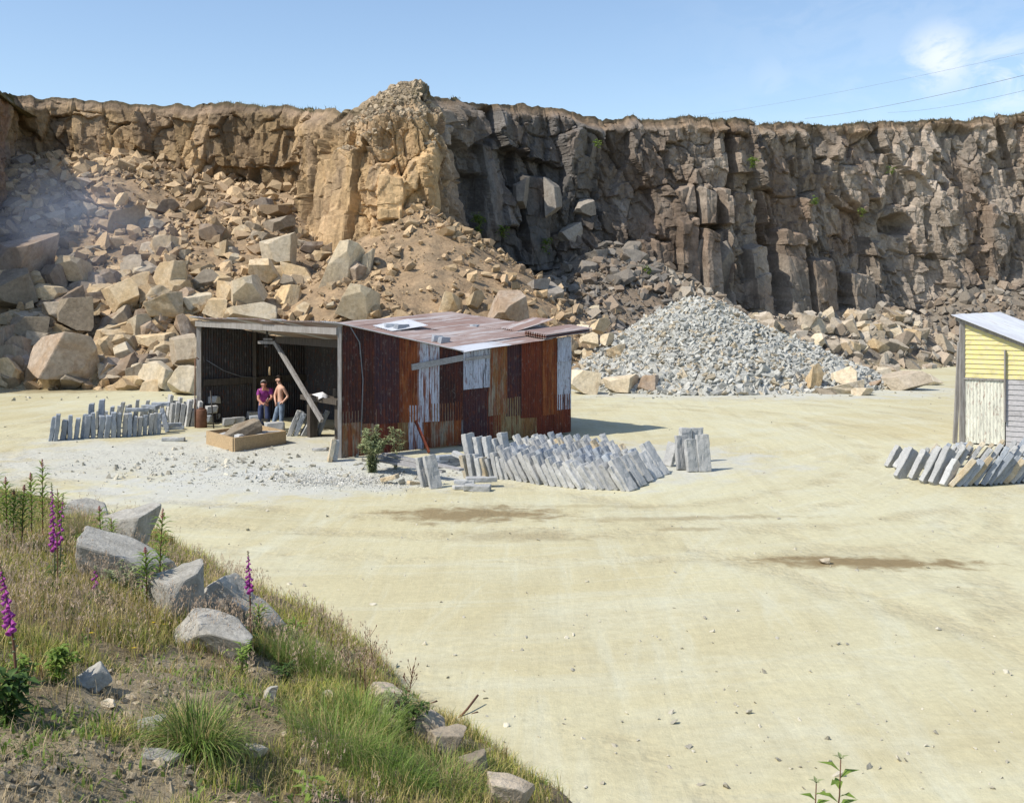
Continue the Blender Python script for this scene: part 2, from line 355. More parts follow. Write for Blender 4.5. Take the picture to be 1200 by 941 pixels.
# ------------------------------------------------------------------ ground sheet
def build_ground():
    m = NT('quarry_floor_dust', .95); p = m.pos()
    def arcs(cx, cy, sr, sa, sc):
        q = m.n('ShaderNodeVectorMath', operation='SUBTRACT'); m.L(p, q.inputs[0]); q.inputs[1].default_value = (cx, cy, 0)
        x = m.n('ShaderNodeSeparateXYZ'); m.L(q.outputs[0], x.inputs[0])
        ang = m.math('ARCTAN2', x.outputs[1], x.outputs[0]); ln = m.n('ShaderNodeVectorMath', operation='LENGTH'); m.L(q.outputs[0], ln.inputs[0])
        c = m.n('ShaderNodeCombineXYZ'); m.L(m.math('MULTIPLY', ln.outputs['Value'], sr), c.inputs[0]); m.L(m.math('MULTIPLY', ang, sa), c.inputs[1])
        return m.noise(c.outputs[0], sc, 7, .62, .25)
    big = m.noise(p, .09, 5, .55, .5); mid = m.noise(m.map(p, (.5, 1.0, 1)), .55, 6, .65, .6); fine = m.noise(p, 9, 6, .75); grit = m.noise(p, 45, 3, .7)
    a1 = arcs(-3, 33, 1.1, 1.6, 1.6); a2 = arcs(30, 8, .9, 2.0, 1.5); a3 = m.noise(m.map(p, (1.6, .14, 1), rot=(0, 0, -.25)), 1.3, 6, .6, .2)
    c = m.mix(m.rampv(big, .42, .58), (.52, .49, .325), (.475, .43, .265))
    c = m.mix(m.rampv(mid, .45, .70, 0, .55), c, (.53, .525, .40))
    for a, lo in ((a1, .5), (a2, .52), (a3, .5)):
        c = m.mix(m.rampv(a, lo, lo + .18, 0, .24), c, (.39, .345, .21))
        c = m.mix(m.rampv(a, .47, .33, 0, .40), c, (.53, .525, .40))
    def patch(cx, cy, rx, ry, rot=0, edge=.5, wob=.8, freq=.9):
        q = m.n('ShaderNodeVectorMath', operation='SUBTRACT'); m.L(p, q.inputs[0]); q.inputs[1].default_value = (cx, cy, 0)
        q2 = m.map(q.outputs[0], (1, 1, 0), rot=(0, 0, -rot)); q3 = m.map(q2, (1 / rx, 1 / ry, 0))
        ln = m.n('ShaderNodeVectorMath', operation='LENGTH'); m.L(q3, ln.inputs[0])
        wv = m.rampv(m.noise(p, freq, 5, .65, .4), .2, .8, -wob, wob, False)
        return m.rampv(m.math('ADD', ln.outputs['Value'], wv), 1.0 + edge * .5, 1.0 - edge * .5)
    tr = None
    for (cx, cy, r_, wd) in ((-1.5, 33, 11.6, .3), (-1.5, 33, 13.3, .3), (0.5, 34, 14.6, .35), (0.5, 34, 16.4, .35), (33, 16, 22.5, .3), (33, 16, 24.3, .3), (36, 10, 28.0, .35), (36, 10, 29.8, .35), (-30, 60, 38, .4), (-30, 60, 36.2, .4), (-16, -6, 21.5, .35), (-16, -6, 23.3, .35), (-22, 2, 30, .4), (-22, 2, 31.8, .4)):
        q = m.n('ShaderNodeVectorMath', operation='DISTANCE'); m.L(p, q.inputs[0]); q.inputs[1].default_value = (cx, cy, 0)
        wv = m.math('ADD', q.outputs['Value'], m.rampv(mid, .2, .8, -.5, .5, False))
        b_ = m.rampv(m.math('ABSOLUTE', m.math('SUBTRACT', wv, r_)), wd * 1.5, wd * .3)
        tr = b_ if tr is None else m.math('MAXIMUM', tr, b_)
    tr = m.math('MULTIPLY', tr, m.rampv(m.noise(p, .5, 5, .65), .40, .62))
    c = m.mix(m.math('MULTIPLY', tr, .50), c, (.37, .32, .195)); tread = m.math('MULTIPLY', tr, m.noise(p, 7, 2, .5))
    # grey stone dust round the working sheds
    for args in ((-8.4, 29.2, 5.5, 4.2, 0.2), (-4.6, 25.6, 5.0, 2.2, .5), (2.2, 28.4, 4.0, 3.2, .4), (14.5, 27.5, 3.2, 3.6, .2), (11, 50, 9, 4, 0)):
        c = m.mix(m.math('MULTIPLY', patch(*args, edge=.9), .72), c, (.47, .48, .45))
    # damp and oily stains; the far-left last one is painted cliff shadow
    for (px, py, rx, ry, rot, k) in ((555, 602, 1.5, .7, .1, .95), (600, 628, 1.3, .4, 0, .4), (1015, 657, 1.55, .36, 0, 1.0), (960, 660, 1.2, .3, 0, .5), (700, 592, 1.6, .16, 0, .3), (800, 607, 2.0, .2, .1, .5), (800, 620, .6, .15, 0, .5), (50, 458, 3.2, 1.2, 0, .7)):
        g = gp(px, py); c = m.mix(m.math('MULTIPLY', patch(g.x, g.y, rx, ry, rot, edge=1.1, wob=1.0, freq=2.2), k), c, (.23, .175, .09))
    d = m.rampv(fine, .25, .75, .86, 1.12, False); cc = m.n('ShaderNodeCombineColor')
    for i in range(3): m.L(d, cc.inputs[i])
    c = m.mix(1.0, c, cc.outputs[0], 'MULTIPLY'); c = m.mix(m.rampv(grit, .62, .74, 0, .35), c, (.30, .26, .19)); m.col(c)
    b = m.bump(m.math('MULTIPLY', tr, -1.0), .06, .7); b = m.bump(tread, .05, .7, b); b = m.bump(a3, .05, .5, b); b = m.bump(a1, .06, .5, b); b = m.bump(fine, .02, .55, b); m.bump(grit, .006, .6, b)
    # grid: fine in the yard, coarse beyond, one sheet
    def axis(lo, hi, step, far): 
        core = np.arange(lo, hi + 1e-6, step); out = []; x = step
        e = hi
        while e < far: x *= 1.35; e += x; out.append(e)
        out2 = []; x = step; e = lo
        while e > -far: x *= 1.35; e -= x; out2.append(e)
        return np.array(out2[::-1] + list(core) + out)
    xs = axis(-42, 60, .3, 3000); ys = axis(-6, 100, .3, 3500)
    X, Y = np.meshgrid(xs, ys, indexing='ij')
    Z = .10 * fbm(X * .12, Y * .12, 3, 4) + .018 * fbm(X * 1.3, Y * 1.3, 9, 3)
    Z *= (np.abs(X) < 62) & (Y < 104)
    me = mesh_np('ground', np.stack([X, Y, Z], -1).reshape(-1, 3), grid_faces(len(xs), len(ys)), m.m, True)
    tag(link('ground', me), kind='structure')
build_ground()
def ground_z(x, y): return float(.10 * fbm(np.array([x * .12]), np.array([y * .12]), 3, 4)[0])

# ------------------------------------------------------------------ cliff
PLAN = [(-40,18,7),(-37,28,11),(-33.5,40,15),(-32,50,17),(-30.6,59,17.2),(-29.3,65.5,17),(-31.5,71,17.5),(-33.5,77,18.3),(-27,77.5,18.1),(-20,76.5,17.8),(-15.3,75,17.1),(-13.8,70,16.4),(-11.5,67,15.7),(-9,65,15.8),(-7,64,15.9),(-4.6,64.4,16.0),(-3.5,66,16.2),(-3.4,70,16.9),(-2.6,76,17.9),(1,79,18.3),(6.5,81,17.8),(10,83,17.8),(14,84,18.2),(18.5,85.5,18.1),(27,90,18.8),(36,94,19.5),(47,97,20.8),(60,99,21),(78,96,20)]
def cliff_path():
    P = np.array(PLAN, float); seg = np.hypot(np.diff(P[:, 0]), np.diff(P[:, 1])); s = np.concatenate([[0], np.cumsum(seg)])
    u = np.arange(0, s[-1], .085)
    x = np.interp(u, s, P[:, 0]); y = np.interp(u, s, P[:, 1]); t = np.interp(u, s, P[:, 2])
    k = np.ones(11) / 11
    def smf(a): b = np.convolve(np.pad(a, 5, 'edge'), k, 'valid'); return b
    x, y = smf(x), smf(y)
    return u, x, y, t
def blocks(u, v, seed, coarse=1.0):
    """fractured rock relief (metres, outward positive) and tint"""
    uw = u + .35 * fbm(u * .25, v * .15, seed + 50, 2); vw = v + .5 * fbm(u * .3, v * .12, seed + 60, 2)
    d = np.zeros(u.shape); tint = np.ones(u.shape)
    for (su, sv, amp, tl, cr, sd) in ((4.4, 7.0, .95, .50, .0, 1), (1.95, 4.1, .56, .62, .30, 2), (.82, 1.3, .26, .70, .11, 3), (.32, .40, .07, .45, .03, 4)):
        f1, f2, du, dv, ci, cj = vor(uw / su, vw / sv, seed + sd * 11)
        r = _h(ci, cj, seed + sd * 7); tx = _h(ci, cj, seed + sd * 7 + 1) - .5; ty = _h(ci, cj, seed + sd * 7 + 2) - .5
        if sd == 1: amp = amp * coarse
        d += amp * (r - .5) * 2 + tl * amp * (tx * du * 2.4 + ty * dv * 2.4) * 2 - cr * (1 - sstep(f2 - f1, 0, .07))
        tint = tint * (1 + (.20 if sd < 4 else .10) * (_h(ci, cj, seed + sd * 7 + 3) - .5) * 2)
    d += .035 * fbm(u * 2.5, v * 2.5, seed + 90, 4)
    return d, tint
def build_cliff():
    u, x, y, top = cliff_path(); nu = len(u)
    nx = np.gradient(y); ny = -np.gradient(x); L = np.hypot(nx, ny) + 1e-9; nx, ny = nx / L, ny / L     # outward (towards the yard)
    kk = np.ones(61) / 61
    nx = np.convolve(np.pad(nx, 30, 'edge'), kk, 'valid'); ny = np.convolve(np.pad(ny, 30, 'edge'), kk, 'valid'); L = np.hypot(nx, ny); nx, ny = nx / L, ny / L
    topn = top + .35 * fbm(u * .35, u * 0, 5, 4) + .22 * fbm(u * 1.7, u * 0, 6, 3)
    nv = 250; vf = np.linspace(-.03, 1, nv)
    UU, VF = np.meshgrid(u, vf, indexing='ij'); T = topn[:, None]; V = VF * T
    cf = 1 - .62 * ((x < -3.8) & (x > -34))[:, None]; sk = UU + .10 * V; d = 0
    for o_ in (-.42, -.14, .14, .42):
        dd, tint = blocks(sk + o_ * .085, V, 3, cf); d = d + dd * .25
    bulge = sstep(x, -14.5, -12)[:, None] * (1 - sstep(x, -3.6, -2.5)[:, None]) * (y < 73)[:, None]
    left = (1 - sstep(x, -14, -12))[:, None] * (x > -34)[:, None]
    amp = 1.0 - .30 * left
    # weathered ledge / soil near the top: rounded and set back
    lipn = .6 * fbm(u * .5, u * 0, 44, 3)[:, None]; soil = sstep(V - T + lipn, -1.1 - 1.2 * bulge, -.3)
    d = d * amp * (1 - .75 * soil) - .5 * soil * (V - T + 1.1).clip(0) * (.4 + bulge) + .25 * (1 - sstep(V - T, -.9, -.55)) * soil
    back = .09 * V + bulge * .05 * np.clip(V - 7, 0, 20) + .10 * (x > 20)[:, None] * V * .5
    # named big faces of the bulge, left of and below its crest (u by plan x, height range, how far they stand proud)
    for (x0, x1, z0, z1, pr) in ((-12.2, -9.4, 5.8, 13.2, 1.2), (-10.9, -9.5, 5.3, 9.4, .9), (-7.5, -6.1, 8.6, 11.6, 1.2), (-7.6, -5.6, 4.0, 8.4, 2.0), (-6.4, -5.0, 8.0, 9.8, 1.0), (-4.7, -4.0, 6, 13.4, .7), (21.2, 23.4, 2, 9.6, 1.5), (18.3, 19.9, 2, 8.4, 1.2), (23.8, 26.0, 2, 7.6, 1.3), (27.5, 30, 1, 6.5, 1.1), (1.2, 3.2, 6, 13, .9), (-1.6, -.4, 8, 15, .7), (10.2, 12.0, 2, 8.6, 1.5), (12.1, 13.7, 2, 10.2, 2.2), (13.8, 16.2, 1, 9.4, 2.8), (14.2, 16.6, 9.7, 12.6, 2.0), (12.4, 14.0, 10.5, 12.8, 1.4)):
        onb = (y < 73)[:, None] if x0 < -4 else (y > 73)[:, None]; xx = x[:, None] + .12 * fbm(V * .8, UU, 31, 2)
        mk = sstep(xx, x0, x0 + .12) * (1 - sstep(xx, x1 - .12, x1)) * sstep(V, z0, z0 + .15) * (1 - sstep(V + .5 * fbm(UU * .7, V * 0, 41, 2), z1 - .3, z1)) * onb
        d = d * (1 - .75 * mk) + mk * (pr + .25 * fbm(UU * .5, V * .35, 77, 3) - .12 * (xx - x0))
    # hollow in the right-hand face
    for (hx, hz, rx, rz, dp) in ((33.6, 10.4, 1.4, 1.1, 2.2), (17.6, 13.5, .5, 5.5, 1.6), (-24.5, 12.2, 1.6, .9, .6), (-18.2, 11.5, .5, 2.4, .9), (-12.9, 11, .4, 4, .9), (15.6, 8, .6, 6, 1.5), (21, 8, .5, 5, .9), (-20.5, 12.2, 1.6, .8, .7)):
        r = np.sqrt(((x[:, None] - hx) / rx) ** 2 + ((V - hz) / rz) ** 2); d -= dp * (1 - sstep(r, .55, 1.0))
    kw = np.ones(241) / 241; wx = np.convolve(np.pad(nx, 120, 'edge'), kw, 'valid'); wy = np.convolve(np.pad(ny, 120, 'edge'), kw, 'valid'); wl_ = np.hypot(wx, wy); wx, wy = wx / wl_, wy / wl_
    X = x[:, None] + nx[:, None] * d - wx[:, None] * back; Y = y[:, None] + ny[:, None] * d - wy[:, None] * back
    Z = V + .12 * fbm(UU * 1.2, V * 1.2, 15, 3)
    # rock colour by zone
    c = np.zeros((nu, nv, 3)); n1 = fbm(UU * .25, V * .22, 70, 4); n2 = fbm(UU * .9, V * .25, 72, 4)
    ochre = np.array((.47, .34, .19)); brown = np.array((.235, .185, .145)); dark = np.array((.165, .16, .155)); grey = np.array((.35, .31, .265)); dirt = np.array((.27, .205, .145))
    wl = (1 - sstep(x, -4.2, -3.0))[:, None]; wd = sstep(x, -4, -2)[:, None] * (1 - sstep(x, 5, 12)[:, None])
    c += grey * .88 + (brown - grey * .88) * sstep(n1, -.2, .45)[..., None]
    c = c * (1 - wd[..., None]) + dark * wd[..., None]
    ochre = ochre * (1 - .30 * (1 - sstep(x, -14.2, -12.6)))[:, None, None]; oc = ochre * (1 - sstep(n1, .0, .6)[..., None] * .35) + brown * sstep(n1, .0, .6)[..., None] * .35
    c = c * (1 - wl[..., None]) + oc * wl[..., None]
    st = sstep(n2, .0, .45) * .5 * (V > 6); c = c * (1 - st[..., None]) + (brown * .8) * st[..., None] * 1.0
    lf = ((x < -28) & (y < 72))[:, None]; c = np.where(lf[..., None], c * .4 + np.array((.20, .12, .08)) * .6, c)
    sw = (soil * (.6 + .4 * (1 - bulge)))[..., None]; c = c * (1 - sw) + dirt * sw
    c *= tint[..., None]
    turf = sstep(V - T, -.32, -.12)[..., None] * (.75 + .25 * n1[..., None]); c = c * (1 - turf) + np.array((.10, .085, .05)) * turf
    # plateau rows behind the crest, same sheet
    nb = 26; bx = np.zeros((nu, nb)); by = np.zeros((nu, nb)); bz = np.zeros((nu, nb))
    kb = np.ones(301) / 301; nxs = np.convolve(np.pad(nx, 150, 'edge'), kb, 'valid'); nys = np.convolve(np.pad(ny, 150, 'edge'), kb, 'valid')
    dirx = np.where(x < -33, -1, 0.15 * np.sign(x)); diry = np.where(x < -33, .3, 1.0)
    dirx = np.convolve(np.pad(dirx, 150, 'edge'), kb, 'valid'); diry = np.convolve(np.pad(diry, 150, 'edge'), kb, 'valid')
    dist = np.concatenate([np.array([.25, .6, 1, 1.5, 2.1, 2.8, 3.6, 4.6, 6, 8, 11, 15, 20, 26, 34, 45, 60, 80, 110, 150, 200, 270, 360, 480, 640, 850])])
    xs_ = (x - wx * back[:, -1]); ys_ = (y - wy * back[:, -1]); k9 = np.ones(41) / 41; xs_ = np.convolve(np.pad(xs_, 20, 'edge'), k9, 'valid'); ys_ = np.convolve(np.pad(ys_, 20, 'edge'), k9, 'valid')
    for j, q in enumerate(dist):
        fd = math.exp(-q / 1.2); X0 = xs_ + (X[:, -1] - xs_) * fd; Y0 = ys_ + (Y[:, -1] - ys_) * fd
        bx[:, j] = X0 + dirx * q; by[:, j] = Y0 + diry * q
        mound = 1.7 * min(1, q / 2.6) ** .8 * np.exp(-((bx[:, j] + 5.9) / 3.7) ** 2 - ((by[:, j] - 69.5) / 3.6) ** 2) * (1 + .3 * fbm(bx[:, j] * .9, by[:, j] * .9, 24, 4))
        und = min(q, 6) / 6
        bz[:, j] = Z[:, -1] * (1 - und) + und * (top - .1) + mound + .12 * fbm(bx[:, j], by[:, j], 22, 3) * min(1, q) - .004 * q
    X = np.concatenate([X, bx], 1); Y = np.concatenate([Y, by], 1); Z = np.concatenate([Z, bz], 1)
    cb = np.tile(np.array((.15, .135, .06)), (nu, nb, 1)) * (1 + .3 * fbm(bx * .4, by * .4, 23, 3))[..., None]
    md = np.exp(-((bx + 8.2) / 3.4) ** 2 - ((by - 70) / 4.5) ** 2)[..., None]; cb = cb * (1 - md) + np.array((.30, .24, .17)) * md
    c = np.concatenate([c, cb], 1)
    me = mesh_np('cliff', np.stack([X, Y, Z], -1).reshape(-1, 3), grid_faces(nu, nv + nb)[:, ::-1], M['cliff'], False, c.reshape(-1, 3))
    tag(link('cliff', me), kind='structure')
    return np.stack([X[:, nv - 1], Y[:, nv - 1], Z[:, nv - 1]], -1)
CREST = build_cliff()

# ------------------------------------------------------------------ scree terrain
def T(x, y):
    """height of the rubble slopes above the yard"""
    x = np.asarray(x, float); y = np.asarray(y, float)
    wob = 1.0 * fbm(x * .15, y * .15, 101, 3)
    base = 50.5 + 1.0 * fbm(x * .12, y * 0, 104, 2)
    dl = y - base + wob * .5
    hl = np.interp(dl, [-50, -1, 0, 7, 12.5, 23, 30], [-9, -1.2, 0, 4.3, 6.8, 11.2, 13])
    hl = hl * (1 + .14 * sstep(-x, 18, 27)) ; hl = np.where(x < -10, hl, hl - (x + 10) * .75)
    hl = np.where(x < -14, hl, hl - .35 * np.clip(x + 14, 0, 4))
    def cone(cx, cy, z, s): return z - s * np.hypot(x - cx, y - cy)
    h = np.maximum(hl, cone(-5.4, 65.0, 9.9, .66))
    h = np.maximum(h, cone(-1.5, 60.5, 5.6, .62))
    h = np.maximum(h, cone(6.5, 83, 9.2, .58)); h = np.maximum(h, cone(2.5, 76, 6.0, .55)); h = np.maximum(h, cone(12, 79, 4.0, .5))
    h = np.maximum(h, cone(41, 99, 7.5, .55)); h = np.maximum(h, cone(30, 92, 4.2, .5)); h = np.maximum(h, cone(52, 99, 8.0, .5))
    r = np.abs(np.minimum(0, 0)); 
    ridge = 3.1 - .62 * np.maximum(0, np.hypot(np.clip(np.abs(x - 19.5) - 6.0, 0, 99), (y - (64 + (x - 14) * .75)) * .9) - .4); h = np.maximum(h, ridge)
    h = np.maximum(h, cone(4.5, 55, 1.6, .5))
    return h + .30 * fbm(x * .5, y * .5, 110, 4) + .0 * r
def Tf(x, y): return max(0.0, float(T(np.array([x]), np.array([y]))[0]))
def build_scree():
    xs = np.arange(-40, 62, .16); ys = np.arange(44, 101, .16); X, Y = np.meshgrid(xs, ys, indexing='ij')
    Z0 = T(X, Y); Z = Z0 + .12 * fbm(X * 2.2, Y * 2.2, 120, 4)
    fade = sstep(Z0, -.5, .3); Z = np.where(Z0 > 0, Z, Z0 * 1.0) - .12
    n = fbm(X * .2, Y * .2, 130, 4); n2 = fbm(X * 1.6, Y * 1.6, 133, 3)
    tan = np.array((.35, .26, .165)); dirt = np.array((.25, .185, .125)); grey = np.array((.24, .21, .17)); 
    wl = (1 - sstep(X + (Y - 58) * .35, 3, 7))[..., None]
    c = grey * (1 - wl) + tan * wl; k = sstep(n, -.1, .5)[..., None] * .6; c = c * (1 - k) + dirt * k; c = c * (1 + .25 * n2[..., None])
    low = (1 - sstep(Z0, .1, .9))[..., None]; c = c * (1 - low) + np.array((.46, .39, .25)) * low
    me = mesh_np('scree', np.stack([X, Y, Z], -1).reshape(-1, 3), grid_faces(len(xs), len(ys)), M['scree'], True, c.reshape(-1, 3))
    keep = None
    tag(link('scree_slope', me), kind='structure')
build_scree()

# ------------------------------------------------------------------ rock kits
def hull_mesh(seed, npts=12, boxy=.75, bevel=.0, detail=0, noise=.0, squash=(1, 1, 1)):
    r = np.random.default_rng(seed); bm = bmesh.new()
    for _ in range(npts):
        p = r.uniform(-1, 1, 3); q = p / max(abs(p)); s = p / np.linalg.norm(p); v = (q * boxy + s * (1 - boxy)) * r.uniform(.82, 1.0)
        bm.verts.new(v * np.array(squash))
    res = bmesh.ops.convex_hull(bm, input=bm.verts)
    junk = [e for e in res['geom_interior'] if isinstance(e, bmesh.types.BMVert)] + [e for e in res['geom_unused'] if isinstance(e, bmesh.types.BMVert)]
    if junk: bmesh.ops.delete(bm, geom=list(set(junk)), context='VERTS')
    bmesh.ops.dissolve_limit(bm, angle_limit=math.radians(22), verts=bm.verts, edges=bm.edges)
    if bevel: bmesh.ops.bevel(bm, geom=list(bm.edges), offset=bevel, segments=2, profile=.6, affect='EDGES')
    bmesh.ops.triangulate(bm, faces=bm.faces)
    for _ in range(detail):
        long = [e for e in bm.edges if e.calc_length() > .16]
        bmesh.ops.subdivide_edges(bm, edges=long, cuts=1); bmesh.ops.triangulate(bm, faces=[f for f in bm.faces if len(f.verts) > 3])
    V = np.array([v.co[:] for v in bm.verts]); mn, mxx = V.min(0), V.max(0); V = (V - (mn + mxx) / 2) / ((mxx - mn) / 2)
    if noise:
        N = np.array([v.normal[:] for v in bm.verts]) if False else V / (np.linalg.norm(V, axis=1, keepdims=True) + 1e-6)
        nn = fbm(V[:, 0] * 1.7 + V[:, 2], V[:, 1] * 1.7 - V[:, 2] * .8, seed, 4); V = V + N * nn[:, None] * noise
    Fq = np.array([[v.index for v in f.verts] for f in bm.faces]); bm.free()
    return V, Fq
def block_mesh(seed, cuts=7, bevel=.045, detail=4, noise=.05, tiltf=.28):
    """angular quarried block: a cube whose faces are re-cut at slight angles, corners and edges broken off"""
    r = np.random.default_rng(seed); bm = bmesh.new(); bmesh.ops.create_cube(bm, size=3)
    pl = []
    for ax in range(3):
        for s in (-1, 1):
            n = r.normal(0, tiltf, 3); n[ax] = s; n /= np.linalg.norm(n); pl.append((n, r.uniform(.78, 1.0)))
    for _ in range(cuts):
        n = r.choice([-1, 1], 3) * r.uniform(.15, 1, 3); n /= np.linalg.norm(n); pl.append((n, r.uniform(.88, 1.22)))
    for n, dd in pl:
        res = bmesh.ops.bisect_plane(bm, geom=list(bm.verts) + list(bm.edges) + list(bm.faces), plane_co=Vector(n * dd), plane_no=Vector(n), clear_outer=True)
        ed = [e for e in res['geom_cut'] if isinstance(e, bmesh.types.BMEdge)]
        if ed: bmesh.ops.edgeloop_fill(bm, edges=ed)
    bmesh.ops.remove_doubles(bm, verts=bm.verts, dist=.03); bmesh.ops.dissolve_limit(bm, angle_limit=.05, verts=bm.verts, edges=bm.edges)
    if bevel: bmesh.ops.bevel(bm, geom=list(bm.edges), offset=bevel, segments=2, profile=.6, affect='EDGES')
    bmesh.ops.triangulate(bm, faces=bm.faces)
    for _ in range(detail):
        long = [e for e in bm.edges if e.calc_length() > .17]
        bmesh.ops.subdivide_edges(bm, edges=long, cuts=1); bmesh.ops.triangulate(bm, faces=[f for f in bm.faces if len(f.verts) > 3])
    bmesh.ops.recalc_face_normals(bm, faces=bm.faces)
    V = np.array([v.co[:] for v in bm.verts]); mn, mxx = V.min(0), V.max(0); V = (V - (mn + mxx) / 2) / ((mxx - mn) / 2)
    N = V / (np.linalg.norm(V, axis=1, keepdims=True) + 1e-6); nn = fbm(V[:, 0] * 1.5 + V[:, 2], V[:, 1] * 1.5 - V[:, 2] * .8, seed, 4); V = V + N * nn[:, None] * noise
    Fq = np.array([[v.index for v in f.verts] for f in bm.faces]); bm.free(); return V, Fq
BOULDERS = {}
BV = [block_mesh(100 + i, 3 + i % 7, .03 + .02 * (i % 3), 4, .04 + .03 * (i % 3), .2 + .04 * (i % 4)) for i in range(16)]
def boulder_me(i, matk):
    k = (i % 16, matk)
    if k not in BOULDERS:
        V, Fq = BV[i % 16]; BOULDERS[k] = mesh_np('boulder', V, Fq, M[matk], False)
    return BOULDERS[k]
def boulder(loc, size, matk, label, group=None, i=None, rot=None, name='boulder', cat='boulder'):
    i = int(rng.integers(0, 16)) if i is None else i
    o = link(name, boulder_me(i, matk)); o.location = loc; o.scale = (size[0] / 2, size[1] / 2, size[2] / 2)
    o.rotation_euler = rot if rot is not None else (U(-.3, .3), U(-.3, .3), U(-.6, .6))
    return tag(o, label, cat, group)
LOW = [hull_mesh(300 + i, 10 + i % 4, .55 + .4 * (i % 2)) for i in range(7)] + [block_mesh(330 + i, 4, 0, 0, 0, .35) for i in range(9)]
def scatter(name, pos, size, cols, mat, kits=LOW, flat=(1, 1, 1), tilt=1.0, seed=0):
    """many stones nobody could count, one mesh"""
    r = np.random.default_rng(seed); n = len(pos); Vs = []; Fs = []; Cs = []; base = 0
    kit = r.integers(0, len(kits), n)
    for k, (V, Fq) in enumerate(kits):
        idx = np.where(kit == k)[0]
        if not len(idx): continue
        m = len(idx); ax, ay, az = (r.uniform(-tilt, tilt, m), r.uniform(-tilt, tilt, m), r.uniform(0, 6.3, m))
        cx, sx, cy, sy, cz, sz = np.cos(ax), np.sin(ax), np.cos(ay), np.sin(ay), np.cos(az), np.sin(az)
        R = np.zeros((m, 3, 3)); R[:, 0, 0] = cz * cy; R[:, 0, 1] = cz * sy * sx - sz * cx; R[:, 0, 2] = cz * sy * cx + sz * sx
        R[:, 1, 0] = sz * cy; R[:, 1, 1] = sz * sy * sx + cz * cx; R[:, 1, 2] = sz * sy * cx - cz * sx; R[:, 2, 0] = -sy; R[:, 2, 1] = cy * sx; R[:, 2, 2] = cy * cx
        sc = size[idx, None] * np.array(flat) * r.uniform(.6, 1.25, (m, 3)) * .5
        W = np.einsum('mij,mnj->mni', R, V[None] * sc[:, None, :]) + pos[idx, None, :]
        Vs.append(W.reshape(-1, 3)); Fs.append((Fq[None] + (np.arange(m) * len(V))[:, None, None]).reshape(-1, 3) + base); base += m * len(V)
        Cs.append(np.repeat(cols[idx], len(V), 0))
    me = mesh_np(name, np.concatenate(Vs), np.concatenate(Fs), mat, False, np.concatenate(Cs))
    return tag(link(name, me), kind='stuff')

# rubble on the slopes, too many to count
def rubble():
    r = np.random.default_rng(5); n = 150000
    x = r.uniform(-38, 55, n); y = r.uniform(46, 98, n); h = T(x, y)
    cl = np.interp(x, [p[0] for p in PLAN[7:]], [p[1] for p in PLAN[7:]])   # rough cliff line
    dens = .26 + .5 * sstep(fbm(x * .3, y * .3, 140, 3), -.1, .5)
    dens *= np.where(h < 0, .0, 1) * np.where(np.abs(x) < (y * .49 + 2), 1, .15)
    edge = (h > -.25) & (h < .0); dens = np.where(edge, .45, dens)
    k = r.uniform(0, 1, n) < dens * .62; x, y, h = x[k], y[k], h[k]; m = len(x)
    s = .10 + .62 * r.uniform(0, 1, m) ** 6 + .40 * (r.uniform(0, 1, m) > .965)
    blocky = (x > 6) | (x < -14) | (h < 3.5)
    s = np.where(blocky, s * 1.35, s * .9)
    wl = 1 - sstep(x + (y - 58) * .35, 3, 7)
    tan = np.array((.46, .34, .205)); gy = np.where((y < 82)[:, None] & (x > 11)[:, None], np.array((.40, .35, .28)), np.where(((x < 15) & (y > 66))[:, None], np.array((.205, .185, .16)), np.array((.27, .24, .20)))); br = np.array((.29, .21, .14))
    c = tan * wl[:, None] + gy * (1 - wl[:, None]); t = r.uniform(0, 1, (m, 1)); c = np.where(t < .3, c * .5 + br * .5, c) * r.uniform(.65, 1.3, (m, 1))
    scatter('rubble', np.stack([x, y, np.maximum(h, 0) + s * .05], -1), s, c, M['chips'], flat=(1.2, 1, .75), seed=11)
rubble()
